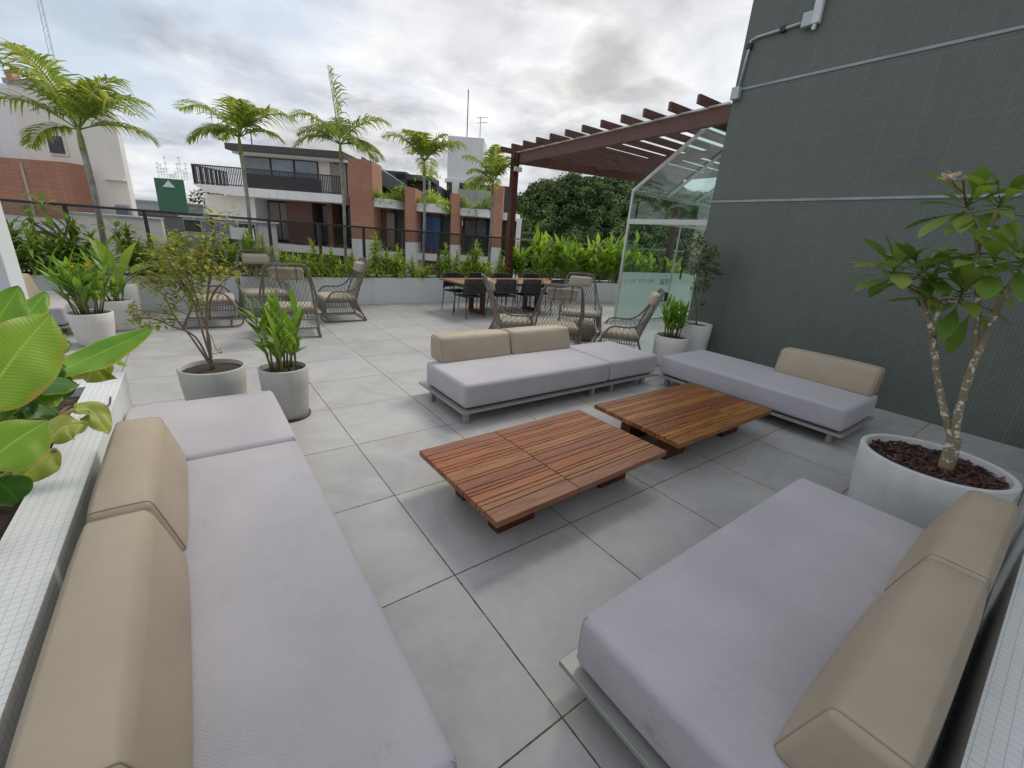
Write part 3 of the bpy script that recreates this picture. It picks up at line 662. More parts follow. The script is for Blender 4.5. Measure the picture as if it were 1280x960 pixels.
def four(x0, x1, y0, y1, i=.09): return [(x0+i,y0+.05),(x1-i,y0+.05),(x0+i,y1-.12),(x1-i,y1-.12)]
sofa('daybed_sofa', 'lilac grey sofa in the middle behind the tables carrying two tan bolsters', 1.79, 3.685, 2.995, 3.80, [(1.83,3.04),(3.47,3.04),(1.80,3.66),(3.47,3.70)], (.03,.01,.022,.11))
sofa('square_ottoman', 'square lilac grey ottoman joined to the right end of the middle sofa', 3.70, 4.56, 3.0, 3.80, [(3.80,3.05),(4.38,3.05),(3.80,3.70),(4.38,3.70)], (.005,.02,.022,.08), cat='ottoman')
sofa('daybed_sofa', 'lilac grey sofa against the green wall carrying a single tan bolster', 4.59, 5.50, 1.0, 2.965, [(4.68,1.09),(4.68,2.88),(5.4,1.09),(5.4,2.88)])
sofa('daybed_sofa', 'long lilac grey sofa in the left foreground beside the banana planter', -0.475, 0.378, 0.58, 2.60, [(0.32,2.5),(0.32,0.68),(-.40,2.5),(-.40,0.68)], mat=SEATS)
sofa('square_ottoman', 'lilac grey ottoman at the far end of the left foreground sofa', -0.475, 0.380, 2.625, 3.56, [(0.32,3.46),(0.32,2.72),(-.40,3.46),(-.40,2.72)], mat=SEATS, cat='ottoman')
sofa('daybed_sofa', 'lilac grey sofa in the right foreground in front of the big round pot', 0.945, 2.84, -0.115, 0.735, [(1.02,0.66),(2.75,0.66),(1.02,-.04),(2.75,-.04)], (.03,.022,.022,.04), mat=SEATS)

def bolster(label, axis, a0, a1, front, back, z0=0.376, z1=0.628, slant=0.075, mat=TAN):
    """tan wedge bolster: upright back, sloping front; axis = direction of its length"""
    sg = 1 if back > front else -1; lo = min(front, back); hi = max(front, back)
    def warp(p, u):
        tz = (p[2]-z0)/(z1-z0); d = (p[1 if axis == 'x' else 0]-front)/(back-front)
        sh = slant*max(0, tz)*(1-d)*sg
        p[1 if axis == 'x' else 0] += sh
        p[2] -= 0.012*max(0,tz)*(1-abs(2*d-1))*0
        return p
    if axis == 'x': L, Hh = (a0,lo,z0), (a1,hi,z1)
    else: L, Hh = (lo,a0,z0), (hi,a1,z1)
    t = thing('bolster_cushion', label, 'cushion', ((L[0]+Hh[0])/2, (L[1]+Hh[1])/2, z0))
    bx = rbox(L, Hh, 0.030, 0.025, puff=(.010 if axis=='x' else .020, .020 if axis=='x' else .010, .018), warp=warp)
    ai = 0 if axis == 'x' else 1; rings = [ring(bx, ai, 2), ring(bx, ai, bx.N[ai]-2)]
    bx.build('cover', mat, t, smooth=True, world=True)
    for q in rings: MB().tube(q, 0.0026, 5, closed=True).build('piping', SEAM, t, world=True, smooth=True)
    return t
bolster('tan bolster at the left end of the middle sofa', 'x', 1.90, 2.775, 3.665, 3.93)
bolster('tan bolster at the right end of the middle sofa, next to the ottoman', 'x', 2.80, 3.69, 3.665, 3.93)
bolster('tan bolster standing on the sofa against the green wall', 'y', 1.03, 1.95, 5.285, 5.53, z1=.655)
bolster('nearer tan bolster on the left foreground sofa, cut by the left picture edge', 'y', 0.80, 1.735, -0.158, -0.405, z1=.64)
bolster('farther tan bolster on the left foreground sofa, beside the ottoman', 'y', 1.765, 2.63, -0.158, -0.405, z1=.64)
bolster('nearer tan bolster on the right foreground sofa, cut by the bottom picture edge', 'x', 1.065, 2.03, 0.150, -0.085, z1=.635)
bolster('farther tan bolster on the right foreground sofa, beside the big round pot', 'x', 2.05, 2.92, 0.150, -0.085, z1=.635)
# sofa behind the white wall
t = thing('daybed_sofa', 'pale grey sofa half hidden behind the white wall at the far left', 'sofa', (-2.0, 7.7, 0))
rbox((-2.25,7.72,0.152),(-1.40,9.30,0.38), .035, puff=(.006,.006,.01)).build('seat_cushion', SEAT, t, smooth=True, world=True)
MB().box(-2.27,-1.38,7.70,9.32,.112,.134).build('frame', FRAME, t, world=True)
for lx in (-2.15,-1.5):
    for ly in (7.82,9.2): MB().box(lx-.024,lx+.024,ly-.024,ly+.024,0,.112).build('leg', FRAME, t, world=True)
bolster('tan bolster on the pale sofa at the far left', 'y', 7.78, 8.65, -1.72, -2.0, z1=.70)

# ---------------------------------------------------------------- coffee tables
def slats(x0, x1, y0, y1, z0, z1, wd):
    s = MB(); tot = sum(wd) + .0068*(len(wd)-1); k = (y1-y0)/tot; y = y0
    for w_ in wd:
        s.box(x0, x1, y, y+w_*k, z0, z1); y += (w_+.0068)*k
    return s
def coffee_table(label, x0, y0, rot, wa, wb, split, mat):
    t = thing('coffee_table', label, 'coffee table', (x0, y0, 0), radians(rot)); W, D = 1.495, 0.87
    slats(0, split-.003, 0, D, .232, .27, wa).build('tabletop', mat, t, bevel=.002, seg=1)
    slats(split+.003, W, 0, D, .232, .27, wb).build('tabletop', mat, t, bevel=.002, seg=1)
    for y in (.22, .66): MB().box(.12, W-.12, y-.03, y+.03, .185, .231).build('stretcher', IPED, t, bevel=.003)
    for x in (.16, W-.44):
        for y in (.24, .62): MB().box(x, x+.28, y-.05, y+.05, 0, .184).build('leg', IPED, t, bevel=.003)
    return t
A = [.13,.05,.035,.075,.03,.035,.095,.03,.12,.03,.04,.09,.035,.07,.11]
Bw = [.12,.035,.06,.03,.11,.055,.09,.035,.10,.03,.085,.03,.075,.04,.10]
coffee_table('orange brown slatted low table, the one nearer the camera', 1.063, 1.425, 1.6, A, Bw, .60, IPE)
coffee_table('darker weathered slatted low table beside the green wall sofa', 2.745, 1.485, -0.4, Bw, A[::-1], .98, IPE2)

# ---------------------------------------------------------------- woven lounge chairs
def lounge_chair(label, loc, rot):
    t = thing('lounge_chair', label, 'lounge chair', loc, rot, 'woven cord lounge chairs'); s = MB()
    arm = lambda g: bez([(g*.38,-.42,.02),(g*.385,-.05,.018),(g*.385,.25,.02),(g*.39,.34,.06),(g*.39,.345,.15),(g*.385,.25,.36),(g*.39,.19,.48),(g*.395,.10,.535),(g*.385,-.10,.535),(g*.37,-.24,.585),(g*.335,-.37,.74),(g*.29,-.47,.94),(g*.26,-.505,1.02)], 5)
    back = lambda g: bez([(g*.38,-.42,.02),(g*.36,-.345,.16),(g*.345,-.27,.34),(g*.33,-.285,.45),(g*.31,-.36,.66),(g*.28,-.45,.90),(g*.25,-.505,1.03),(g*.20,-.525,1.065),(0,-.53,1.07)], 5)
    R_, L_ = back(1), back(-1); aR, aL = arm(1), arm(-1)
    for p in (aR, aL): s.tube(p, .0135, 7)
    s.tube(R_ + L_[::-1][1:], .0145, 7)
    s.tube([(-.345,-.27,.34),(.345,-.27,.34)], .011, 6); s.tube([(-.385,.25,.355),(.385,.25,.355)], .012, 6)
    for g in (1,-1): s.tube([(g*.345,-.27,.34),(g*.385,.25,.355)], .011, 6)
    s.tube([(-.385,.20,.02),(.385,.20,.02)], .011, 6); s.tube([(-.38,-.42,.02),(.38,-.42,.02)], .012, 6)
    s.build('frame', CFRAME, t, smooth=True)
    c = MB(); cr = .0042
    def lerp(P, k):
        f = k*(len(P)-1); i = min(int(f), len(P)-2); return P[i]*(1-(f-i)) + P[i+1]*(f-i)
    Rb, Lb = R_[10:], L_[10:]
    n = 13
    sag = lambda p, k: p + Vector((0, -.03*(1-(2*k-1)**2), 0))
    def bp(a, b): return sag(lerp(Lb, b)*(1-a) + lerp(Rb, b)*a, a)
    for i in range(-n, n+1):                       # lattice on the back
        for sl in (1, -1):
            P = []
            for q in range(9):
                b = q/8*.97; a = i/n + sl*b*0.9 + (0 if sl > 0 else .0)
                a += 0.0
                if -0.001 <= a <= 1.001: P.append(bp(min(1,max(0,a)), b))
            if len(P) > 1: c.tube(P, cr, 4)
    for i in range(-6, 7):                            # lattice under the seat
        for sl in (1,-1):
            P = [(x, y, .345-.02*(1-(x/.36)**2)) for x, y in ((-.36+.72*(i/7+sl*q*.25), -.26+.5*q/4) for q in range(5)) if -.361 <= x <= .361]
            if len(P) > 1: c.tube(P, cr, 4)
    for g, P in ((1, aR), (-1, aL)):                  # side cords between arm and seat
        top = P[30:56]; bot = [Vector((g*.385,.24,.35)), Vector((g*.345,-.27,.34)), lerp(R_ if g>0 else L_, .62)]
        N = 12
        for i in range(N):
            for sh in (0, 1.6):
                a = i/N; b = min(1, max(0, (i+sh-.8)/N)); c.tube([lerp(top, a), lerp(bot, b)], cr, 4)
        for i in range(13):                           # zigzag down to the runner
            y0 = .22-.44*i/12; c.tube([(g*(.383-.03*i/12), y0, .345), (g*.384, y0-.018, .13), ], cr, 4); c.tube([(g*(.383-.03*i/12), y0, .345), (g*.384, y0+.02, .13)], cr, 4)
        c.tube([(g*.384,.33,.13),(g*.375,-.36,.13)], .007, 5)
    for i in range(13):
        x = -.36+.72*i/12; c.tube([(x,.25,.355),(x+.02,.26,.14)], cr, 4); c.tube([(x,.25,.355),(x-.02,.26,.14)], cr, 4)
        c.tube([(x*.95,-.27,.34),(x*.97+.02,-.34,.14)], cr, 4); c.tube([(x*.95,-.27,.34),(x*.97-.02,-.34,.14)], cr, 4)
    c.tube([(-.385,.27,.14),(.385,.27,.14)], .007, 5)
    c.build('cord_weave', CORD, t)
    rbox((-.33,-.25,.352),(.33,.27,.435), .038, .03, puff=(.008,.008,.012)).build('seat_cushion', TAN2, t, smooth=True)
    def wp(p, u):
        dz = p[2]-.93; p[1] -= dz*.30; return p
    rbox((-.215,-.475,.845),(.215,-.375,1.02), .045, .02, puff=(.0,.012,.0), warp=wp).build('headrest', TAN2, t, smooth=True)
    for x in (-.12,.12): MB().bar((x,-.452,.82),(x,-.535,1.06),.02,.004,(0,1,0)).build('strap', CFRAME, t)
    return t
lc = lounge_chair('woven lounge chair half hidden behind the reddish shrub, facing right', (0.22, 8.18, 0), radians(-94))
G = 'woven cord lounge chairs'
dup(lc, (2.06, 8.14, 0), radians(88), 'woven lounge chair in the left group facing left in full side view', G)
dup(lc, (1.00, 8.80, 0), radians(184), 'woven lounge chair backed against the white planter, left group, facing the camera', G)
dup(lc, (1.13, 7.18, 0), radians(-9), 'woven lounge chair showing its back behind the leafy plant pot', G)
dup(lc, (4.05, 5.36, 0), radians(-116), 'woven lounge chair right behind the middle sofa facing right in side view', G)
dup(lc, (4.40, 4.76, 0), radians(-36), 'woven lounge chair showing its back behind the middle sofa bolsters', G)
dup(lc, (5.84, 5.70, 0), radians(140), 'woven lounge chair facing the camera between dining table and glass entrance', G)
dup(lc, (5.16, 4.14, 0), radians(42), 'woven lounge chair facing left in front of the glass entrance', G)
pf = thing('wicker_pouf', 'round brown woven pouf between the lounge chairs and the ottoman', 'pouf', (5.48, 5.22, 0))
MB().lathe([(0.0,0.0),(.15,.0),(.20,.04),(.225,.15),(.215,.26),(.17,.33),(0.0,.335)], n=28).build('core', plain('wicker_brown', (0.16,0.115,0.075), .8, .3, 30), pf, smooth=True)
s = MB()
for i in range(24):
    for sl in (1,-1):
        P = []
        for q in range(9):
            a = 2*pi*i/24 + sl*q*.12; z = .02+.31*q/8; r = .232 - .10*abs((z-.16)/.17)**3; P.append((r*cos(a), r*sin(a), z))
        s.tube(P, .007, 4)
s.build('weave', CORD, pf)

# ---------------------------------------------------------------- dining table and chairs
dt = thing('dining_table', 'long brown wooden dining table under the pergola edge', 'dining table', (4.36, 7.50, 0), radians(1.5))
slats(0, 2.95, 0, 1.06, .665, .70, [.15]*7).build('tabletop', TABW, dt, bevel=.002, seg=1)
for x in (.66, 2.24):
    s = MB(); s.box(x-.05,x+.05,.26,.34,.0,.58); s.box(x-.05,x+.05,.72,.80,.0,.58); s.box(x-.05,x+.05,.34,.72,.0,.07); s.box(x-.05,x+.05,.16,.90,.58,.664)
    s.build('leg_frame', IPED, dt, bevel=.003)
def dining_chair(label, loc, rot):
    t = thing('dining_chair', label, 'dining chair', loc, rot, 'dark rope dining chairs'); GP = DARKM
    for g in (1,-1):
        MB().tube([(g*.22,.20,.43),(g*.245,.235,0)], [.012,.009], 7).build('leg', GP, t, smooth=True)
        MB().tube([(g*.22,-.20,.43),(g*.235,-.25,0)], [.012,.009], 7).build('leg', GP, t, smooth=True)
        MB().tube(bez([(g*.235,.20,.43),(g*.262,.18,.60),(g*.27,.10,.64),(g*.27,-.10,.645),(g*.25,-.24,.70),(g*.20,-.275,.78)],4), .011, 7).build('arm', GP, t, smooth=True)
    rbox((-.235,-.22,.425),(.235,.235,.452), .012, .03, puff=(0,0,-.008)).build('seat', ROPE, t, smooth=True)
    s = MB()
    for k in range(13):
        z = .49+.29*k/12; P = []
        for q in range(13):
            a = pi*(q/12); x = .262*cos(a)*(1-.14*(k/12)); y = -.13-.135*sin(a)**.7-.02*k/12; P.append((x, y, z+.02*sin(a)))
        s.tube(P, .0125, 5)
    s.build('backrest', ROPE, t, smooth=True)
    s = MB()
    for f in (0.0, .5, 1.0):
        P = []
        a = pi*(.18+.64*f)
        for k in range(5):
            z = .44+.36*k/4; P.append((.255*cos(a)*(1-.14*k/4), -.13-.12*sin(a)**.7-.02*k/4, z))
        s.tube(P, .010, 6)
    s.build('back_frame', GP, t, smooth=True); return t
d0 = dining_chair('rope dining chair of the near row at the left end of the table', (4.58, 7.66, 0), radians(4)); G = 'dark rope dining chairs'
dup(d0, (5.40, 7.66, 0), radians(-6), 'rope dining chair of the near row just right of the lounge chair headrest', G)
dup(d0, (6.12, 7.68, 0), radians(-4), 'rope dining chair of the near row, third from the left table end', G)
dup(d0, (6.86, 7.66, 0), radians(5), 'rope dining chair of the near row at the right table end', G)
dup(d0, (4.72, 8.42, 0), radians(188), 'rope dining chair on the far side at the left table end', G)
dup(d0, (5.36, 8.45, 0), radians(180), 'rope dining chair on the far side, second from the left table end', G)
dup(d0, (6.08, 8.50, 0), radians(180), 'rope dining chair on the far side just left of the pergola post', G)
dup(d0, (6.98, 8.50, 0), radians(178), 'rope dining chair on the far side, right of the pergola post', G)

# ---------------------------------------------------------------- pots and plants
def pot_parts(t, r, rb, h, mat, soil_drop=.04, lip=.022, soil=SOIL, foot=False):
    prof = [(0.0,.006),(rb*.96,.006),(rb,.016),(rb+(r-rb)*.35,h*.33),(rb+(r-rb)*.75,h*.66),(r,h-.006),(r-.006,h),(r-lip+.004,h),(r-lip,h-.006),(r-lip-.004,h-soil_drop-.02)]
    MB().lathe(prof, n=56).build('pot', mat, t, smooth=True)
    s = MB(); n = 40; rs = r-lip-.003; rr = random.Random(int(r*1000))
    s.v.append((0,0,h-soil_drop+.012))
    for ring in (0.5, 1.0):
        for k in range(n): s.v.append((rs*ring*cos(2*pi*k/n), rs*ring*sin(2*pi*k/n), h-soil_drop+rr.uniform(-.006,.01)*(1 if ring < 1 else .3)))
    for k in range(n):
        q = (k+1)%n; s.f += [(0,1+k,1+q), (1+k,1+n+k,1+n+q,1+q)]
    s.build('soil', soil, t, smooth=True)
    if foot: MB().lathe([(0,0.0),(rb*1.08,0.0),(rb*1.10,.02),(rb*1.0,.022)], n=40).build('saucer', DARKM, t, smooth=True)
def cane_plant(t, r, n, h, seed, mat, L=.30, W=.06, lean=.25, flowers=0):
    """upright leafy canes with pointed leaves folded round the stem"""
    rd = random.Random(seed); st = MB(); lf = MB(); fl = MB()
    z0 = t['soil_z']
    for k in range(n):
        a = rd.uniform(0, 2*pi); q = r*sqrt(rd.random())*.8; b = Vector((q*cos(a), q*sin(a), z0)); hh = h*rd.uniform(.6, 1.0)
        tip = b + Vector((cos(a)*lean*hh*rd.uniform(.2,1), sin(a)*lean*hh*rd.uniform(.2,1), hh))
        st.tube([b, b*.5+tip*.5+Vector((rd.gauss(0,.008), rd.gauss(0,.008), 0)), tip], [.009,.008,.004], 6)
        m_ = rd.randint(5, 7); a0 = rd.uniform(0, 2*pi)
        for i in range(m_):
            f = .35+.65*i/(m_-1); p = b*(1-f)+tip*f; az = a0 + i*pi + rd.gauss(0,.45)
            el = radians(rd.uniform(42, 70) + (12 if i == m_-1 else 0))
            lf.leaf(p, sph(az, el), L*rd.uniform(.65,1.1), W*rd.uniform(.75,1.15), rd.uniform(.2,.9), 5, 'lance', .32)
    st.build('stems', STEM, t, smooth=True); lf.build('foliage', mat, t, smooth=True)
    for k in range(flowers):
        p = Vector((rd.uniform(-.12,.12), rd.uniform(-.12,.12), z0+h*rd.uniform(.95,1.05)))
        for i in range(6): fl.leaf(p, sph(rd.uniform(0,6.3), radians(rd.uniform(10,80))), .09, .03, .2, 3, 'lance', .3)
    if flowers: fl.build('flower', F_ORNG, t)
def potted(name, label, x, y, r, rb, h, mat, cat='potted plant', soil=SOIL, foot=False, drop=.04, lip=.022):
    t = thing(name, label, cat, (x, y, 0)); t['soil_z'] = h-drop; pot_parts(t, r, rb, h, mat, drop, lip, soil, foot); return t
def leaf_cluster(lf, c, rad, n, rd, L=.045, W=.026, sx=1.0):
    for k in range(n):
        d = sph(rd.uniform(0,2*pi), math.asin(rd.uniform(-1,1))); p = c + Vector((d.x*rad*sx, d.y*rad*sx, d.z*rad))*rd.random()**.45
        lf.leaf(p, sph(rd.uniform(0,2*pi), rd.uniform(-.7,.6)), L*rd.uniform(.6,1.3), W*rd.uniform(.7,1.3), .4, 2, 'ovate', .2)
def local(t, p): return Vector(p) - t.location

# canna-like plant in a tall round pot beside the left ottoman
t = potted('potted_plant', 'upright leafy green canes in a tall grey round pot beside the left ottoman', .52, 3.90, .192, .165, .452, POTM, foot=True)
cane_plant(t, .15, 13, .50, 11, F_HELI, .26, .058, .30)
# reddish shrub in a wide pot
t = potted('potted_shrub', 'airy reddish green shrub with thin bare stems in a wide grey pot', .03, 4.30, .248, .215, .40, POTM)
yy = 4.30
def SH(px_, py_, dy=0.0): return local(t, at(px_, py_, y=yy+dy))
rd = random.Random(21); tw_ = MB(); lf = MB(); b0 = V(0,0,.36)
stems = [[(265,447),(262,425),(252,395),(240,360),(228,335)],[(263,445),(238,420),(218,395),(205,370),(180,345)],[(266,447),(258,400),(262,350),(268,310),(269,280)],[(268,447),(250,405),(240,372),(215,335),(205,318)],[(265,440),(245,422),(215,408),(190,398),(165,398)],[(262,400),(265,370),(285,345),(290,330)]]
for k, sp_ in enumerate(stems):
    P = [SH(q[0], q[1], (i*.05*(1 if k % 2 else -1))) for i, q in enumerate(sp_)]
    if k < 5: P[0] = b0 + V(rd.uniform(-.02,.02), rd.uniform(-.02,.02), 0)
    P = bez(P, 4); tw_.tube(P, [.010*(1-.75*i/(len(P)-1)) for i in range(len(P))], 6)
CL = [(228,328,.17,230),(250,310,.13,120),(205,330,.15,170),(240,352,.14,130),(262,340,.11,80),(190,350,.09,45),(215,362,.11,70),(178,352,.06,20),(172,398,.08,45),(195,404,.07,35),(210,398,.06,22),(165,386,.05,16),(240,375,.07,26),(252,385,.05,16),(268,283,.09,34),(258,265,.07,20),(286,268,.08,18),(272,300,.07,22),(290,340,.09,40),(212,385,.05,14),(200,308,.09,50),(225,300,.08,50),(272,440,.03,8)]
for i, (a, b, r_, n) in enumerate(CL):
    dy = rd.uniform(-.12,.12); c_ = SH(a, b, dy); leaf_cluster(lf, c_, r_*1.12, int(n*1.25), rd, .05, .032)
    o_ = SH(255, 400, dy*.5); e_ = o_*.35+c_*.65
    tw_.tube([e_+(o_-e_)*.3, e_, c_], [.004,.003,.002], 5)
tw_.build('branches', TWIG, t, smooth=True); lf.build('foliage', F_SHRUB, t)
# pots by the green wall
t = potted('potted_plant', 'short bright leafy canes in a white pot in front of the glass entrance', 5.55, 3.48, .245, .215, .45, POTW)
cane_plant(t, .18, 16, .46, 13, F_HELI, .25, .055, .32)
t = potted('potted_shrub', 'tall thin dark leaved shrub in a white pot beside the green wall edge', 6.12, 3.48, .235, .20, .60, POTW)
rd = random.Random(8); tw_ = MB(); lf = MB()
def S2(px_, py_, dy=0.0): return local(t, at(px_, py_, y=3.50+dy))
for sp_ in ([(872,405),(875,385),(880,360),(884,330),(888,310)],[(872,405),(870,380),(868,350),(870,320),(878,300)],[(872,405),(880,375),(895,345),(905,325),(914,326)]):
    P = [S2(*q) for q in sp_]; P[0] = V(rd.uniform(-.03,.03),0,.56); P = bez(P,4); tw_.tube(P, [.011*(1-.75*i/(len(P)-1)) for i in range(len(P))], 6)
for a, b, r_, n in ((884,318,.22,190),(876,300,.16,90),(892,336,.20,130),(872,335,.17,110),(880,355,.17,90),(893,362,.12,40),(868,362,.10,30),(905,326,.10,22),(924,326,.06,12),(878,378,.08,18),(866,312,.10,30)):
    leaf_cluster(lf, S2(a, b, rd.uniform(-.15,.1)), r_*.82, n, rd, .075, .042)
tw_.build('branches', TWIG, t, smooth=True); lf.build('foliage', F_SHRUBD, t)
# far left pots
t = potted('potted_plant', 'broad clump of green canes with orange flowers in a white pot at the far left', -1.08, 7.20, .215, .17, .40, POTW)
cane_plant(t, .17, 20, .58, 17, F_HELI, .32, .065, .45, flowers=2)
t = potted('potted_plant', 'white pot of short dark leaves just behind the orange flowered pot', -.93, 8.05, .20, .17, .42, POTW)
cane_plant(t, .14, 8, .30, 19, F_BUSHD, .22, .06, .4)
t = potted('potted_plant', 'tall white pot with big dark leaves close to the far planter on the left', -.92, 8.85, .21, .18, .55, POTW)
rd = random.Random(4); lf = MB(); st = MB()
for k in range(9):
    d = sph(2*pi*k/9+rd.random(), radians(rd.uniform(35,75))); st.tube([(0,0,.5), d*.30+V(0,0,.5)], .008, 5); lf.leaf(d*.28+V(0,0,.5), d, rd.uniform(.4,.6), .17, .9, 7, 'ovate', .2)
st.build('stems', STEM, t); lf.build('foliage', F_BUSHD, t, smooth=True)

# frangipani in the big round pot on the right
t = potted('potted_frangipani', 'frangipani with pink flowers in a big round pale pot on the right', 3.61, .29, .372, .325, .50, POTB, 'potted tree', drop=.055, lip=.034)
rd = random.Random(31); s = MB()
for k in range(420):
    a = rd.uniform(0,2*pi); q = .325*sqrt(rd.random()); p = V(q*cos(a), q*sin(a), .452+rd.uniform(0,.02)); d = sph(rd.uniform(0,6.3), rd.gauss(0,.25)); l = rd.uniform(.015,.042); w_ = rd.uniform(.007,.016)
    s.bar(p-d*l, p+d*l, w_, rd.uniform(.003,.008), (rd.gauss(0,.3), rd.gauss(0,.3), 1))
s.build('bark_mulch', BARKC, t)
def FR(px_, py_, dx=0.0): return local(t, at(px_, py_, x=3.62+dx))
BR = [([(1181,588),(1190,560),(1193,548)], .040,.033,0),([(1191,550),(1182,520),(1173,478),(1168,440),(1165,410)], .022,.016,.02),([(1193,550),(1196,525),(1206,488),(1217,455),(1228,430),(1240,400),(1252,376),(1276,335)], .023,.012,-.05),
      ([(1165,412),(1158,392),(1152,372),(1138,362),(1118,346)], .017,.011,.0),([(1167,420),(1172,395),(1177,378),(1192,376),(1202,372)], .016,.011,.03),([(1219,452),(1221,420),(1222,340),(1222,300),(1217,280),(1208,262)], .014,.012,.10),([(1222,300),(1236,285),(1246,262)], .011,.009,.1),([(1252,376),(1248,350),(1240,330)], .010,.009,-.1),([(1150,374),(1152,355),(1158,340)], .010,.009,.08)]
s = MB()
for pts, r0, r1, dx in BR:
    P = bez([FR(q[0], q[1], dx*i/(len(pts)-1)) for i, q in enumerate(pts)], 5); n = len(P)
    s.tube(P, [(r0+(r1-r0)*i/(n-1))*(1+rd.uniform(-.05,.05)) for i in range(n)], 10)
s.build('trunk', FBARK, t, smooth=True)
lf = MB()
def rosette(lf, c, n, L, W, rd, axis=V(0,0,1), low=-25, shape='oblan', droop=.5):
    a0 = rd.uniform(0,6.3)
    for k in range(n):
        el = radians(72-(72-low)*((k+.5)/n)**.8); d = sph(a0+2.4*k+rd.gauss(0,.2), el+rd.gauss(0,.12))
        p = c + Vector(axis)*(.05-.07*k/n); ll = L*rd.uniform(.7,1.1)*(.65 if k < n*.2 else 1)
        lf.tube([p, p+d*ll*.16], .004, 4)
        lf.leaf(p+d*ll*.14, d, ll*.9, W*rd.uniform(.8,1.15), droop*rd.uniform(.4,1.5), 6, shape, .22)
for px_, py_, dx, n, L in ((1208,262,.10,17,.32),(1246,262,.1,14,.33),(1116,344,.0,20,.32),(1150,344,.08,18,.31),(1200,374,.03,19,.33),(1276,333,-.05,15,.31),(1240,334,-.1,13,.29)):
    rosette(lf, FR(px_, py_, dx), n, L, .098, rd)
for px_, py_ in ((1213,392),(1175,330)): lf.leaf(FR(px_, py_), V(.1,.1,-1), .26, .10, .2, 6, 'oblan', .15)
lf.build('foliage', F_FRAN, t, smooth=True)
s = MB(); P = [FR(1208,258,.1), FR(1205,242,.0), FR(1204,226,-.05)]; s.tube(P, .005, 5); s.tube([P[1], FR(1195,234,-.05), FR(1190,226,-.08)], .0035, 5); s.build('flower_stalk', plain('red_stalk',(.20,.05,.04),.6), t)
s = MB(); c_ = FR(1189,224,-.08)
for k in range(10): s.leaf(c_+V(rd.gauss(0,.012),rd.gauss(0,.012),rd.gauss(0,.008)), sph(2*pi*k/5+.3*(k//5), radians(25+15*(k//5))), .062, .036, .4, 4, 'oblan', .2)
s.build('flower', F_FLOW, t, smooth=True)

# banana plants in the left planter
def bleaf(name, mat, pts, W, root, up=V(0,0,1), fold=.18, wav=.05, seed=0, tear=0):
    rd = random.Random(seed); P = bez(pts, 9); n = len(P)-1; s = MB(); s.uv = []; K = 6
    ln = sum((P[i+1]-P[i]).length for i in range(n)); cuts = sorted(rd.randint(2,n-2) for _ in range(tear))
    o = 0
    for i, p in enumerate(P):
        t_ = i/n; d = (P[min(i+1,n)]-P[max(i-1,0)]).normalized(); sd = d.cross(up).normalized(); nr = sd.cross(d)
        wv = W/2*max(.07, sin(pi*min(1.0, t_*.97+.02)**.85)**.72) if i < n else .003
        for k in range(-K, K+1):
            u = k/K; q = wv*(1+.05*sin(9*t_+seed+(2 if u > 0 else 0))*abs(u))
            und = wav*W*sin(t_*15+seed*2+u*2.5)*abs(u)**1.5
            s.v.append(tuple(p + sd*u*q + nr*(fold*q*abs(u)*(1.0-.75*u*u) + und) + V(0,0,-.12*q*u*u))); s.uv.append((t_, u, 0))
    M = 2*K+1
    for i in range(n):
        for k in range(2*K):
            if tear and i in cuts and (k < K-2 or k > K+1): continue
            a = i*M+k; s.f.append((a, a+1, a+M+1, a+M))
    return s.build(name, mat, root, smooth=True, world=True)
def banana(label, loc, leaves, seed, stems=2):
    t = thing('banana_plant', label, 'banana plant', loc); rd = random.Random(seed); s = MB(); L = V(loc)
    for mat, pts, W, up, kw in leaves:
        bleaf('leaf', mat, pts, W, t, up, **kw); b = L+V(rd.uniform(-.05,.05), rd.uniform(-.05,.05), 0)
        m_ = (b+pts[0])*.5 + V(0,0,.06); s.tube([q-L for q in bez([b, m_, pts[0]], 5)], [.015-.0006*i for i in range(11)], 6)
    s.build('stems', STEM, t, smooth=True); return t
TC = V(.25,-.75,.6).normalized(); UPZ = V(.1,-.35,1).normalized()
banana('banana plant with one long leaf reaching right over the end of the planter', (-.95,3.2,.46), [
    (BAN_M, [at(66,468,y=2.80), at(128,440,y=2.95), at(192,410,y=3.05)], .155, V(.10,-.62,.72), dict(seed=1, wav=.03)),
    (BAN_Y, [at(132,452,y=3.05), at(118,458,y=3.0), at(108,478,y=2.96)], .20, V(.6,-.6,.5), dict(seed=2, wav=.14)),
    (BAN_Y, [at(112,452,y=3.08), at(98,460,y=3.03), at(88,474,y=3.0)], .14, V(.5,-.7,.4), dict(seed=22, wav=.14)),
    (BAN_D, [at(52,472,y=3.0), at(75,455,y=3.1), at(104,442,y=3.2)], .14, UPZ, dict(seed=3)),
    (BAN_M, [at(118,452,y=3.1), at(140,450,y=3.12), at(160,458,y=3.14)], .06, UPZ, dict(seed=5)),
    (BAN_M, [at(14,408,y=2.9), at(36,390,y=3.0), at(58,365,y=3.1)], .12, V(.2,-.7,.6), dict(seed=4)),
    (BAN_D, [at(28,450,y=3.1), at(55,436,y=3.2), at(88,428,y=3.3)], .15, V(.2,-.6,.7), dict(seed=23))], 1)
small = []; rd = random.Random(90)
for k in range(16):
    x, y = rd.uniform(-5,78), rd.uniform(452,548); dx, dy, d = rd.uniform(-28,42), rd.uniform(-52,-8), rd.uniform(2.35,2.85)
    small.append((rd.choice((BAN_D,BAN_M,BAN_D)), [at(x,y,y=d), at(x+dx*.55,y+dy*.75,y=d+.04), at(x+dx,y+dy,y=d+.08)], rd.uniform(.06,.11), V(rd.uniform(-.2,.5),-.7,rd.uniform(.3,.8)), dict(seed=30+k)))
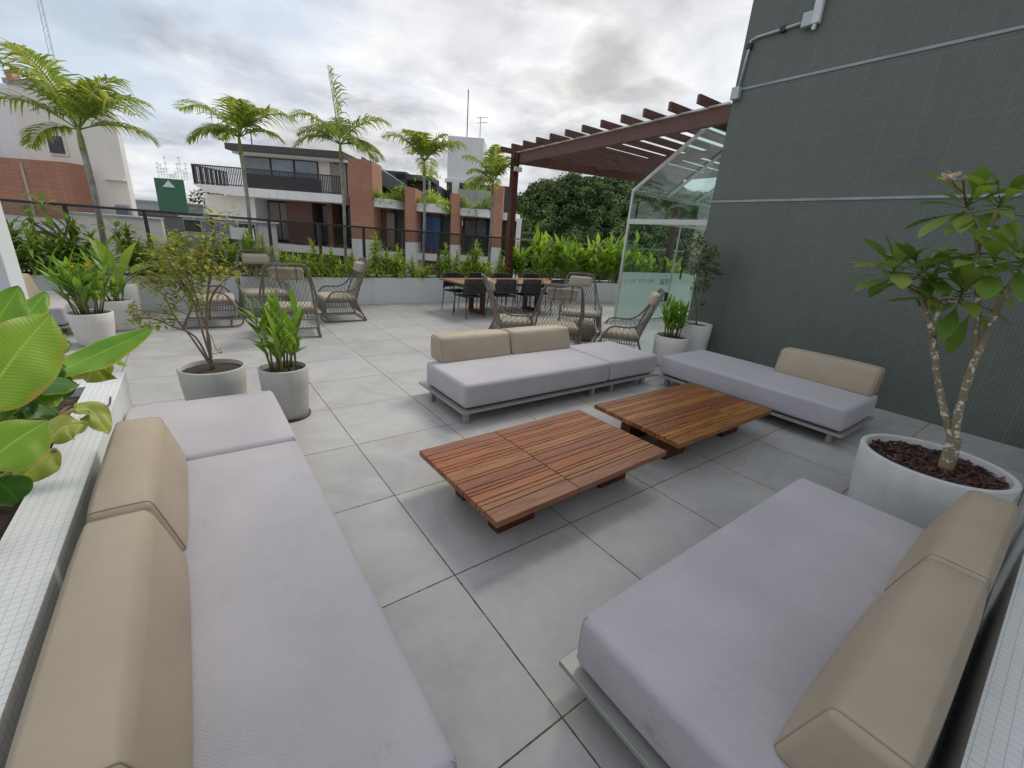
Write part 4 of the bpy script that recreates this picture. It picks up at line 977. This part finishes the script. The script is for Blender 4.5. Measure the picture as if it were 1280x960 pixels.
for k in range(18):                              # the rest of the clump, left of the photograph's edge
    b = V(rd.uniform(-1.5,-1.12), rd.uniform(1.1,3.0), rd.uniform(.62,.8)); d = V(rd.uniform(-.45,.02), rd.uniform(-.35,.35), rd.uniform(.25,.55)); q = b+d
    if q.x > -.62*q.y*.72+.35: continue
    small.append((rd.choice((BAN_D,BAN_M,BAN_L)), [b, b+d*.55+V(0,0,.06), q], rd.uniform(.14,.24), V(rd.uniform(-.2,.6),-.5,rd.uniform(.5,.9)), dict(seed=60+k)))
banana('banana plant with a big pale leaf standing at the left picture edge', (-1.15,2.35,.46), [
    (BAN_L, [at(-28,512,y=1.95), at(18,446,y=2.1), at(64,392,y=2.25)], .225, V(.45,-.75,.4), dict(seed=6, wav=.04)),
    (BAN_L, [at(28,452,y=2.35), at(56,432,y=2.4), at(82,418,y=2.45)], .13, V(.45,-.75,.4), dict(seed=16)),
    (BAN_M, [at(-25,440,y=2.2), at(-3,400,y=2.3), at(24,358,y=2.4)], .15, V(.4,-.7,.5), dict(seed=7)),
    (BAN_D, [at(2,470,y=2.3), at(45,478,y=2.42), at(98,480,y=2.55)], .15, V(.05,-.6,.75), dict(seed=8)),
    (BAN_D, [at(-15,468,y=2.25), at(-4,496,y=2.2), at(2,525,y=2.15)], .13, V(.5,-.7,.3), dict(seed=12)),
    (BAN_D, [at(20,500,y=2.6), at(45,505,y=2.6), at(72,520,y=2.6)], .16, UPZ, dict(seed=13)),
    (BAN_D, [at(14,478,y=2.7), at(30,500,y=2.65), at(42,528,y=2.6)], .13, V(.3,-.8,.4), dict(seed=24))] + small, 2)
banana('banana plant low in the planter with a rounded pale leaf above the bolsters', (-1.0,1.85,.46), [
    (BAN_L, [at(-26,585,y=1.55), at(18,552,y=1.62), at(60,526,y=1.68)], .150, V(.2,-.75,.6), dict(seed=9, wav=.03)),
    (BAN_Y, [at(60,552,y=1.95), at(80,534,y=1.98), at(110,530,y=2.0)], .10, V(.2,-.7,.7), dict(seed=10, wav=.14)),
    (BAN_Y, [at(70,562,y=1.82), at(45,582,y=1.78), at(16,606,y=1.75)], .09, V(.3,-.8,.6), dict(seed=11, wav=.12)),
    (BAN_Y, [at(92,512,y=2.35), at(115,514,y=2.38), at(135,543,y=2.3)], .11, V(.3,-.5,.8), dict(seed=14, wav=.10)),
    (BAN_D, [at(-5,600,y=1.6), at(10,612,y=1.6), at(22,628,y=1.6)], .10, V(.3,-.8,.6), dict(seed=15))], 3)
rd = random.Random(6); s = MB()
for k in range(260):
    p = V(rd.uniform(-1.4,-.68), rd.uniform(1.3,3.6), .47+rd.uniform(0,.03)); s.leaf(p, sph(rd.uniform(0,6.3), rd.uniform(-.2,.5)), rd.uniform(.05,.16), rd.uniform(.01,.05), .6, 3, 'lance', .5)
tag(s.build('leaf_litter', foliage('dry_leaf', [(0.0,(.06,.035,.02)),(.6,(.17,.09,.045)),(1.0,(.30,.17,.09))], .1)), label='dry brown leaf litter under the banana plants in the left planter', cat='leaf litter', kind='stuff')

# ---------------------------------------------------------------- palms
def palm(label, x, y, zc, fr, seed, r=.055, size=1.3, lean=(0,0), spear=0, explicit=()):
    t = thing('palm_tree', label, 'palm tree', (x, y, .54), 0, 'palms in the far planter'); rd = random.Random(seed); L = t.location
    h = zc-.54; P = bez([(-.02,0,0),(lean[0]*.3,lean[1]*.3,h*.33),(lean[0]*.6+.015,lean[1]*.6,h*.66),(lean[0],lean[1],h)],6); n = len(P)
    s = MB(); rad = [r*(1.35-.5*min(1,i/3) + (.10 if i % 2 else 0)) for i in range(n)]
    s.tube(P, rad, 10); s.build('trunk', TRUNKP, t, smooth=True)
    c = Vector(P[-1]); MB().tube([c-V(0,0,.10), c+V(0,0,.08), c+V(0,0,.30)], [r*.95, r*.85, r*.35], 10).build('crownshaft', SHAFT, t, smooth=True)
    c = c + V(0,0,.20)
    items = [(a, e, l) for a, e, l in explicit]
    for k in range(fr - len(items)):
        items.append((2.4*k+rd.uniform(-.3,.3)+seed, radians(rd.choice((18, 32, 45, 58, 66))+rd.uniform(-6,6)), size*rd.uniform(.8,1.08)))
    if spear: items.append((rd.uniform(0,6), radians(84), spear))
    for az, el, ln in items:
        f = MB(); d = sph(az, el); p = c.copy(); N = 16; pts = [p.copy()]; ds = [d.copy()]
        dr = 1.45 if el < radians(75) else .25
        for i in range(N):
            p = p + d*(ln/N); d = (d + V(0,0,-dr/N*(.45+1.3*i/N))).normalized(); pts.append(p.copy()); ds.append(d.copy())
        f.tube(pts, [.012*(1-.85*i/N) for i in range(N+1)], 5)
        nl = 32
        for i in range(nl):
            tt = .16+.84*i/(nl-1); q = tt*N; j = min(int(q), N-1); b = pts[j]*(1-(q-j))+pts[j+1]*(q-j); dd = ds[j]
            sd = dd.cross(V(0,0,1)); sd = sd.normalized() if sd.length > .05 else V(1,0,0); up_ = sd.cross(dd)
            ll = ln*.42*(sin(pi*min(1,(tt*.86+.13)))**.6)*rd.uniform(.85,1.1)
            for g in (1,-1):
                ld = (sd*g*.75 + dd*.62 + up_*rd.uniform(.10,.45)).normalized()
                f.leaf(b, ld, ll, .036*rd.uniform(.8,1.2), rd.uniform(1.0,2.2), 3, 'strap', .2, up=up_)
        f.build('frond', F_PALM, t)
    return t
IL = math.atan2(.608, -.794)                     # azimuth that points left in the photograph
IR = IL+pi
palm('large palm on the far left rising in front of the cream building', -1.15, 10.35, 2.56, 11, 3, .048, 1.25, explicit=[(IL-.2, radians(66), 1.62),(IR+.3, radians(52), 1.2),(IL+.35, radians(38), 1.25),(IR-.3, radians(38), 1.5),(IL, radians(10), .95),(IR+.1, radians(64), 1.15)])
palm('second palm from the left, before the balcony railing', 1.05, 10.3, 2.84, 11, 5, .038, .98, explicit=[(IL, radians(48), 1.2),(IR, radians(46), 1.2),(IL+.3, radians(18), .9)])
palm('tallest palm with an upright spear leaf, before the orange brick pillar', 2.86, 10.25, 3.02, 11, 8, .037, .98, spear=1.35, explicit=[(IL, radians(52), 1.15),(IR, radians(50), 1.2),(IR+.3, radians(20), .9)])
palm('slender palm fourth from the left with drooping yellow fronds', 4.78, 10.3, 2.98, 10, 12, .036, 1.0, explicit=[(IL, radians(52), 1.15),(IR, radians(48), 1.15)])
palm('rightmost palm, close to the pergola post', 6.72, 10.25, 2.78, 10, 14, .037, .95, explicit=[(IL, radians(58), 1.05)], spear=.9)

# ---------------------------------------------------------------- bushes of the far planter
def bush_proto(label, loc, seed, h, nst, mat, L=.20, W=.03, dens=1.0, droop=1.2, spread=.16):
    t = thing('dracaena_bush', label, 'bush', loc, 0, 'bushes in the far planter'); rd = random.Random(seed); st = MB(); lf = MB()
    for k in range(nst):
        a = rd.uniform(0,6.3); b = V(cos(a),sin(a),0)*rd.uniform(0,spread*.6); hh = h*(1 if k == 0 else rd.uniform(.5,.85)); tip = b+V(cos(a),sin(a),0)*spread*rd.uniform(.2,1.1)*(.2 if k == 0 else 1)+V(0,0,hh)
        st.tube([b,(b+tip)*.5,tip], [.011,.009,.005], 5); n = int(hh*150*dens)
        for i in range(n):
            f = .25+.75*(i/n); p = b*(1-f)+tip*f; d = sph(2.4*i+rd.gauss(0,.2), radians(55*f**2-5+rd.gauss(0,14)+(25 if f > .93 else 0)))
            lf.leaf(p, d, L*rd.uniform(.75,1.15)*(1.1-.35*f), W*rd.uniform(.8,1.2), rd.uniform(.6,1.4)*droop, 3, 'strap', .25)
    st.build('stems', TWIG, t, smooth=True); lf.build('foliage', mat, t, smooth=True); return t
G = 'bushes in the far planter'
BS = 1.14
pA = bush_proto('tall pointed yellow green bush right behind the chair that faces left', (3.42, 9.80, .54), 41, .72, 3, F_BUSH, .27, .042, 1.25, 1.3, .16)
pB = bush_proto('yellow green bush with loose drooping leaves behind the chairs of the left group', (.98, 9.82, .54), 42, .66, 6, F_BUSH, .30, .040, 1.0, 1.2, .34)
pC = bush_proto('rounded yellow green bush beside the tall palm trunk', (1.92, 9.80, .54), 43, .52, 7, F_BUSH, .27, .042, 1.0, 1.4, .32)
pD = bush_proto('dense dark green bush left of the reddish shrub', (-.62, 9.80, .54), 44, .60, 7, F_BUSHD, .30, .045, 1.0, 1.4, .36)
for q_ in (pA, pB, pC, pD): q_.scale = (BS,)*3
for x, p_, rz, sc, lb in ((2.42, pC, 1.0, .82, 'small yellow green bush left of the third palm trunk'), (3.00, pC, 2.2, .80, 'small bush just right of the third palm trunk'), (3.86, pB, 1.4, .80, 'bush between the pointed bush and the fourth palm trunk'),
        (4.36, pC, 3.0, .72, 'low bush just left of the fourth palm trunk'), (5.12, pA, 1.9, .86, 'bright bush behind the left end of the dining table'), (5.45, pC, 4.0, .95, 'round bright bush behind the dining table, beside the previous bush'),
        (5.98, pA, 3.1, .98, 'pointed bright bush behind the middle of the dining table'), (6.58, pC, 5.0, .95, 'bright bush just left of the pergola post'), (.42, pB, 3.5, .80, 'bush behind the tall headrest of the left group'),
        (-.12, pD, 2.0, .92, 'dark bush behind the reddish shrub'), (-1.62, pD, 4.0, 1.0, 'dark bush behind the pots at the far left'), (-2.05, pD, 1.0, 1.12, 'big dark drooping bush at the far left beside the white wall'), (-2.6, pD, 2.6, 1.1, 'dark bush half hidden by the white wall'), (1.45, pC, 2.5, .78, 'low bush between second palm and rounded bush')):
    dup(p_, (x, 9.80, .54), rz, lb, G, sc*BS)
# rosette trees on bare branches at the far left
t = thing('rosette_tree', 'small frangipani tree with rosettes of long leaves on bare branches at the far left', 'small tree', (-1.35, 9.82, .54)); rd = random.Random(51); s = MB(); lf = MB()
def FT(a, b): return at(a, b, y=9.75)-t.location
for pts in ([(112,330),(95,310),(62,292),(45,290)],[(95,310),(68,280),(55,262)],[(112,330),(125,312),(147,290)],[(62,292),(40,278)],[(80,300),(85,282)]):
    s.tube(bez([FT(*q) for q in pts],4), .018, 7)
for q, n, L in (((54,262),16,.40),((146,290),13,.34),((42,288),12,.36),((40,276),10,.32),((86,280),11,.30)): rosette(lf, FT(*q), n, L, .075, rd, low=-35, shape='oblan', droop=.9)
s.build('branches', TWIG, t, smooth=True); lf.build('foliage', F_BUSHD, t, smooth=True)
# ginger clumps under the pergola
def ginger(label, loc, seed, h, n, r):
    t = thing('ginger_plant', label, 'plant', loc, 0, 'bright ginger plants under the pergola'); rd = random.Random(seed); st = MB(); lf = MB()
    for k in range(n):
        a = rd.uniform(0,6.3); q = r*sqrt(rd.random()); b = V(q*cos(a),q*sin(a)*.55,0); hh = h*rd.uniform(.45,.95); tip = b+V(cos(a)*.3*hh*rd.random(), sin(a)*.3*hh*rd.random(), hh)
        st.tube([b,tip],[.012,.006],5); m_ = rd.randint(5,7); a0 = rd.uniform(0,6.3)
        for i in range(m_):
            f = .3+.7*i/(m_-1); p = b*(1-f)+tip*f
            lf.leaf(p, sph(a0+i*pi+rd.gauss(0,.4), radians(rd.uniform(28,60)+(22 if i == m_-1 else 0))), rd.uniform(.36,.58), rd.uniform(.10,.15), rd.uniform(.3,1.0), 6, 'lance', .3)
    st.build('stems', STEM, t); lf.build('foliage', F_GING, t, smooth=True); return t
ginger('bright ginger plant just right of the pergola post', (7.35, 9.75, .52), 61, .75, 13, .30)
ginger('tall bright ginger plant with an upright leaf, left of the middle of the row', (8.10, 9.55, .52), 62, 1.15, 17, .36)
ginger('bright ginger plant in the middle of the row behind the chair facing the camera', (8.95, 9.35, .52), 63, 1.05, 17, .38)
ginger('bright ginger plant with dark stems left of the glass entrance', (9.80, 9.15, .52), 64, 1.20, 18, .38)
ginger('bright ginger plant partly behind the edge of the glass entrance', (10.6, 8.98, .52), 65, 1.35, 18, .40)
ginger('ginger plant seen through the glass entrance, nearer its left edge', (11.5, 8.72, .52), 66, .95, 14, .38)
ginger('ginger plant seen through the glass entrance, nearer the green wall', (12.6, 8.45, .52), 67, .85, 14, .38)

# ---------------------------------------------------------------- apartment building across the street
ab = thing('apartment_building', 'long stepped apartment building with orange brick pillars and planted balconies across the street', 'building', B(-11, 32, -14))
def part(nm, mt, *boxes, **kw):
    s = MB()
    for b in boxes: s.bbox(*b)
    return s.build(nm, mt, kw.get('parent', ab), world=True)
def S(u, d): return u*d/30.0
# penthouse and big balcony (left)
part('penthouse_wall', CREAM, (-20.6,-12.8,33.6,39,3.5,6.1))
part('penthouse_roof', DKROOF, (-20.9,-12.75,32.2,39.4,6.02,6.42))
part('roof_soffit', CREAM, (-20.7,-12.8,32.6,33.5,5.86,6.01))
for i, (u0, u1, mt) in enumerate(((-20.4,-18.6,WINDOWB),(-18.45,-16.9,WINDOWB),(-16.75,-15.2,WINDOWB),(-14.2,-13.1,SHUT),(-13.0,-11.9,SHUT))):
    f = part('window', DKWALL, (u0-.06,u1+.06,33.5,33.58,3.55,5.84)); part('pane', mt, (u0,u1,33.44,33.49,3.62 if mt is SHUT else 4.7,5.78), parent=f)
part('low_wall', DKWALL, (-20.3,-15.0,33.42,33.47,3.5,4.62))
s = MB(); fa = [(-21.8,3.52),(-12.0,3.52),(-12.0,3.02),(-19.2,2.98),(-21.0,3.08)]
s.v += [tuple(B(u,29.8,z)) for u, z in fa] + [tuple(B(u,33.4,z)) for u, z in fa]; n = 5
s.f += [tuple(range(n)), tuple(range(2*n-1,n-1,-1))] + [(i,i+n,(i+1)%n+n,(i+1)%n) for i in range(n)]
s.build('balcony_slab', WHITEP, ab, world=True)
s = MB()
for k in range(88):
    u = -21.75+9.7*k/87; s.bar(B(u,29.95,3.5), B(u+ (.0), 29.95, 4.66-.03*k/87), .055, .055)
s.bar(B(-21.8,29.95,4.68), B(-12.0,29.95,4.62), .07, .07); s.bar(B(-21.8,29.95,3.62), B(-12.0,29.95,3.62), .05, .05)
s.bar(B(-21.78,29.95,4.66), B(-21.78,33.4,4.66), .07, .07)
for k in range(28): s.bar(B(-21.78,29.95+3.4*k/27,3.5), B(-21.78,29.95+3.4*k/27,4.64), .05, .05)
s.build('balcony_railing', DKWALL, ab, world=True)
part('side_wall', WHITEP, (-22.0,-18.55,31.0,39,-14,3.0))
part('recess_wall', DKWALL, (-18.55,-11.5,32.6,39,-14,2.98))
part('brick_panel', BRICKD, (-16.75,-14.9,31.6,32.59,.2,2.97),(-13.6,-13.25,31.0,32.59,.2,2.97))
for u0, u1 in ((-18.4,-17.7),(-17.6,-16.9)):
    f = part('window', DKWALL, (u0-.05,u1+.05,32.5,32.58,.3,2.9)); part('pane', SHUT, (u0,u1,32.44,32.49,.35,2.85), parent=f)
f = part('window', DKWALL, (-14.85,-13.7,32.5,32.58,.3,2.9)); part('pane', WINDOW, (-14.8,-13.75,32.44,32.49,.35,2.85), parent=f)
f = part('window', DKWALL, (-13.15,-11.7,32.5,32.58,.3,2.9)); part('pane', WINDOW, (-13.1,-11.75,32.44,32.49,.35,2.85), parent=f)
s = MB()
for k in range(7): s.bar(B(-16.7,31.3,.55+.16*k), B(-11.9,31.3,.55+.16*k), .03, .03)
s.build('lower_railing', DKWALL, ab, world=True)
part('lower_slab', WHITEP, (-18.5,-11.6,30.4,32.6,-.35,.12))
part('lower_panel', WHITEP, (-19.2,-17.6,30.6,31,-1.2,1.25))
# brick pillars and stepped planted bays
def pillar(u0, um, u1, d, top, white=.86):
    d0 = d*.985
    for z0, z1, mt, nm in ((white, top, BRICK, 'brick_pillar'), (-14, white, WHITEP, 'white_pillar_base')):
        s = MB(); s.prism([tuple(B(S(u0,d),d+1.0,0))[:2], tuple(B(S(um,d),d0,0))[:2], tuple(B(S(u1,d),d+.25,0))[:2], tuple(B(S(u1,d)-.05,d+2.4,0))[:2], tuple(B(S(u0,d),d+2.4,0))[:2]], z0, z1)
        s.build(nm, mt, ab, world=True)
pillar(-11.97,-11.41,-10.13,30,5.72)
pillar(-8.30,-7.80,-7.31,31.4,4.42)
pillar(-5.11,-4.80,-4.37,33.2,4.38)
pillar(-2.37,-2.05,-1.49,35.2,5.35)
def bay(ul, um, ur, d, seed, ztop=3.52, green=True):
    a, b, c_ = S(ul,d), S(um,d), S(ur,d)
    s = MB(); s.prism([tuple(B(*q,0))[:2] for q in ((a,d),(b,d),(c_,d+1.3),(c_,d+3),(a,d+3))], 2.98, ztop); s.build('planter_fascia', WHITEP, ab, world=True)
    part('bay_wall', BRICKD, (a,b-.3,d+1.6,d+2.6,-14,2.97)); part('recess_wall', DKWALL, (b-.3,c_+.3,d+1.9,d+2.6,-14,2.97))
    part('lower_slab', WHITEP, (a,c_,d+.4,d+2.0,-.35,.12))
    s = MB()
    for k in range(6): s.bar(B(a,d+.7,.5+.17*k), B(c_,d+.7,.5+.17*k), .03, .03)
    s.build('lower_railing', DKWALL, ab, world=True)
    if green:
        rd = random.Random(seed); f = MB()
        for k in range(1300):
            u = rd.uniform(a-.2, c_+.1); zt = ztop+(rd.uniform(-.35,.75)+.35*sin(u*3+seed))*rd.random()**.3; p = B(u, d+rd.uniform(-.1,1.4)+max(0,(u-b))*.7, zt)
            f.leaf(p, sph(rd.uniform(0,6.3), rd.uniform(-.8,.9)), rd.uniform(.15,.36), rd.uniform(.07,.14), .6, 2, 'ovate', .2)
        tag(f.build('balcony_plants', F_BUSHD if seed % 2 else F_BUSH, ab, world=True), kind='stuff')
bay(-10.87,-8.92,-8.30,30.4,71)
bay(-7.36,-5.57,-5.11,32.0,72)
bay(-4.29,-2.45,-2.30,33.8,73)
bay(-1.59,-.75,-.32,36.0,74,green=False)
for u0, u1, d, mt in ((-6.75,-6.2,33.8,BLUEC),(-6.05,-5.55,33.8,BLUEC),(-9.1,-8.6,32.2,SHUT),(-3.9,-3.2,35.5,WINDOW),(-3.1,-2.5,35.5,WINDOW)):
    f = part('window', DKWALL, (S(u0,d)-.06,S(u1,d)+.06,d-.16,d-.08,.35,2.75)); part('pane', mt, (S(u0,d),S(u1,d),d-.24,d-.17,.4,2.7), parent=f)
part('end_wall', WHITEP, (S(-.5,37),S(-.18,37),36.6,41,-14,3.2))
part('upper_glass_roof', DKROOF, (-12.3,-9.4,36,40,3.5,5.9))
s = MB(); s.v += [tuple(B(*q)) for q in ((-12.2,34.2,6.5),(-9.2,34.2,4.9),(-9.2,34.2,4.6),(-12.2,34.2,4.6),(-12.2,38,6.5),(-9.2,38,4.9),(-9.2,38,4.6),(-12.2,38,4.6))]
s.f += [(0,1,2,3),(7,6,5,4),(0,4,5,1),(1,5,6,2),(2,6,7,3),(3,7,4,0)]; s.build('sloping_roof', plain('roof_slate', (.10,.13,.135), .4), ab, world=True)
part('roof_pergola', DKROOF, (-10.2,-7.4,36,39,5.35,5.75)); part('roof_room', DKWALL, (-12.0,-7.2,37,42,2.9,5.3))
part('upper_wall', GREYP, (-6.4,-3.1,40.5,44,2.9,5.4)); part('upper_wall', DKWALL, (-7.2,-1.2,41.5,45,2.9,6.0)); part('upper_pier', WHITEP, (-6.5,-6.0,40.2,41,2.9,6.1))
part('water_tank_block', plaster('tank_render', (.78,.78,.78), .15), (S(-5.18,42),S(-2.92,42),42,45,6.3,9.75))
part('water_tank_base', WHITEP, (S(-5.3,42),S(-2.85,42),41.7,45.2,6.0,6.3))
for u, h in ((-5.72,13.6),(-22.4,10.1)):
    d = 43 if u > -10 else 38; MB().tube([B(u,d,5.0 if u < -10 else 9.7), B(u,d,h)], .045, 5).build('aerial', DKWALL, ab, world=True)
s = MB(); s.bar(B(-4.55,43,9.7), B(-4.55,43,11.6), .05, .05)
for z in (11.1,11.5): s.bar(B(-4.9,43,z), B(-3.9,43,z+.1), .04, .04)
s.build('tv_aerial', GALV, ab, world=True)
# small palms on its roof terrace
for px_, d, zc, lb in ((537,35,4.9,'small palm on the roof terrace behind the fourth palm'),(596,37,4.4,'small palm on the roof terrace beside the white tank block')):
    k = d/ (ray(px_,230).dot(BV)); p = Vector((0,0,H))+ray(px_,230)*k
    t = thing('terrace_palm', lb, 'palm tree', (p.x,p.y,3.4)); rd = random.Random(px_); s = MB(); f = MB()
    s.tube([(0,0,0),(0,0,zc-3.0)], .09, 6); s.build('trunk', TRUNKP, t)
    for i in range(12):
        a = i*2.4; d_ = sph(a, radians(rd.uniform(20,70)))
        for j in range(9): f.leaf(V(0,0,zc-3.0)+d_*(.25+.16*j)+V(0,0,-.02*j*j), (d_+sph(rd.uniform(0,6.3),.1)*.8), .55, .07, 1.0, 3, 'strap', .2)
    f.build('crown', F_BUSHD, t)

# ---------------------------------------------------------------- cream tower on the left and lower neighbours
ct = thing('apartment_building', 'tall cream building with a big orange brick panel at the far left', 'building', B(-27, 27, -14))
def cpart(nm, mt, *b, **kw):
    s = MB()
    for q in b: s.bbox(*q)
    return s.build(nm, mt, kw.get('parent', ct), world=True)
s = MB(); s.prism([tuple(B(*q,0))[:2] for q in ((-28.6,26.3),(-23.05,26.3),(-29.2,33),(-33,33))], -14, 7.6); s.build('wall', CREAM, ct, world=True); cpart('wing_wall', WHITEP, (-36,-28.6,26.8,33,-14,7.7))
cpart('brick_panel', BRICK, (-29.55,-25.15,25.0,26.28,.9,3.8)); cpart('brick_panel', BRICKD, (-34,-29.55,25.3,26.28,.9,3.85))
cpart('brick_drain_strip', plaster('strip', (.50,.44,.40), .3), (-27.66,-27.52,24.96,24.99,.9,3.6))
cpart('balcony_band', WHITEP, (-34,-25.2,25.1,26.28,-.6,.88))
f = cpart('window', CREAM, (-27.12,-26.08,26.22,26.29,4.22,5.32)); cpart('pane', WINDOW, (-27.0,-26.2,26.15,26.21,4.34,5.2), parent=f)
cpart('ledge', CREAM, (-24.3,-23.0,26.0,26.29,3.14,3.24))
f = cpart('window', GREYP, (-24.0,-23.2,26.2,26.29,.6,1.85)); cpart('pane', WINDOWB, (-23.9,-23.3,26.12,26.19,.7,1.75), parent=f)
f = cpart('window', DKWALL, (-33.5,-30.2,25.2,25.29,-.4,.5)); cpart('pane', WINDOW, (-33.4,-30.3,25.12,25.19,-.3,.4), parent=f)
cpart('roof_parapet', GREYP, (-28.7,-26.6,26.2,27,7.6,7.85))
s = MB(); s.bar(B(-28.2,26.4,7.7), B(-28.3,26.4,8.2), .5, .3); s.build('roof_tank', plain('tank_orange', (.5,.27,.15), .6), ct, world=True)
mt_ = thing('radio_mast', 'thin lattice radio mast above the cream building at the left edge', 'mast', B(-27.5,28,7.6)); s = MB()
for o in ((-.12,0),(.12,0),(0,.2)): s.bar(B(-27.45+o[0],28+o[1],7.6), B(-27.35+o[0]*.6,28+o[1]*.6,15), .018, .018)
for k in range(14): s.bar(B(-27.57,28,7.7+.5*k), B(-27.33,28,7.95+.5*k), .010, .010); s.bar(B(-27.33,28,7.95+.5*k), B(-27.57,28,8.2+.5*k), .010, .010)
s.build('lattice', GALV, mt_, world=True)
wb = thing('low_building', 'low cream wall of a building between the cream tower and the glazed office', 'building', B(-20, 23, -14))
s = MB(); s.prism([tuple(B(*q,0))[:2] for q in ((-22.6,22),(-17.95,22),(-21.1,26),(-25,26))], -14, 1.22); s.build('wall', CREAM, wb, world=True); s = MB(); s.prism([tuple(B(*q,0))[:2] for q in ((-22.7,21.9),(-17.9,21.9),(-21.1,26.1),(-25,26.1))], 1.22, 1.30); s.build('roof_edge', GREYP, wb, world=True)
ob = thing('office_building', 'low office building with a grey framed glazed facade left of the balconies', 'building', B(-16, 24, -14))
s = MB(); s.bbox(-17.9,-14.0,23.4,25.2,-14,1.45); s.build('wall', GREYP, ob, world=True)
for i in range(4):
    for j in range(3):
        u = -17.85+.96*i; z = 1.40-.75*j; s = MB(); s.bbox(u,u+.93,23.3,23.38,z-.70,z); f = s.build('window', ALU, ob, world=True); s = MB(); s.bbox(u+.06,u+.87,23.24,23.29,z-.64,z-.06); s.build('pane', WINDOWB if (i+j) % 3 else WINDOW, f, world=True)
s = MB(); s.bbox(-15.3,-14.1,23.1,23.2,.55,1.15); s.build('white_blind', WHITEP, ob, world=True)
s = MB(); s.bbox(-18.0,-13.9,23.2,25.3,1.45,1.53); s.build('roof_edge', ALU, ob, world=True)
gb = thing('green_building', 'distant dark green block with a white triangle emblem and aerials on its roof', 'building', B(-55, 70, -14))
s = MB(); s.prism([tuple(B(*q,0))[:2] for q in ((-57.1,70),(-52.5,70),(-57.5,76),(-62,76))], -14, 6.5); s.build('wall', GREENW, gb, world=True)
s = MB(); s.add([B(-55.85,69.9,5.3),B(-53.95,69.9,5.3),B(-54.85,69.9,6.25),B(-55.85,69.97,5.3),B(-53.95,69.97,5.3),B(-54.85,69.97,6.25)], [(0,1,2),(5,4,3),(0,3,4,1),(1,4,5,2),(2,5,3,0)]); s.build('triangle_emblem', SIGNW, gb, world=True)
rd = random.Random(9)
for k in range(11):
    u = -57+4.4*k/10; h = rd.uniform(1.2,3.6) if k not in (4,5) else .8; s = MB(); s.bar(B(u,71,6.5), B(u,71,6.5+h), .055, .055)
    for j in range(3): s.bar(B(u-.3,71,6.5+h*(.4+.25*j)), B(u+.3,71,6.5+h*(.45+.25*j)), .045, .045)
    s.build('aerial', GALV, gb, world=True)
for nm, lb, u0, u1, d, z1, mt in (('low_building','long low grey roofed building left of the green block',-72,-57.3,80,3.4,GREYP),('low_building','small house with a turquoise roof left of the green block',-66,-58,95,5.3,TEALR),('low_building','pale flat roofed block right of the green block',-56,-48,90,4.6,WHITEP),('low_building','dark grey flat roof in front of the green block',-46,-34,48,1.55,CONC)):
    t = thing(nm, lb, 'building', B((u0+u1)/2, d, -14)); s = MB(); s.bbox(u0,u1,d,d+8,-14,z1-.3); s.build('wall', GREYP if mt is TEALR else mt, t, world=True); s = MB(); s.bbox(u0-.2,u1+.2,d-.2,d+8.2,z1-.3,z1); s.build('roof', mt, t, world=True)
rd = random.Random(77)
for k, (u, d, zt, R, lb) in enumerate(((-78,110,7.6,2.6,'distant round tree nearest the cream tower'),(-72,110,8.4,3.2,'distant round tree above the grey roof, the biggest of four'),(-67,112,8.0,2.8,'distant round tree above the turquoise roof'),(-57.5,105,7.2,2.3,'distant round tree just right of the green block'))):
    t = thing('round_tree', lb, 'tree', B(u,d,-14)); s = MB(); s.tube([(0,0,0),(0,0,zt+14-R)], .3, 6); s.build('trunk', TWIG, t); f = MB()
    for q in range(420):
        dd = sph(rd.uniform(0,6.3), math.asin(rd.uniform(-.7,1))); p = V(0,0,zt+14-R)+Vector((dd.x*R*1.35, dd.y*R, dd.z*R))*rd.uniform(.6,1.05); f.leaf(p, sph(rd.uniform(0,6.3), rd.uniform(-.6,.6)), .9, .6, .4, 2, 'ovate', .2)
    f.build('crown', F_HILL, t)
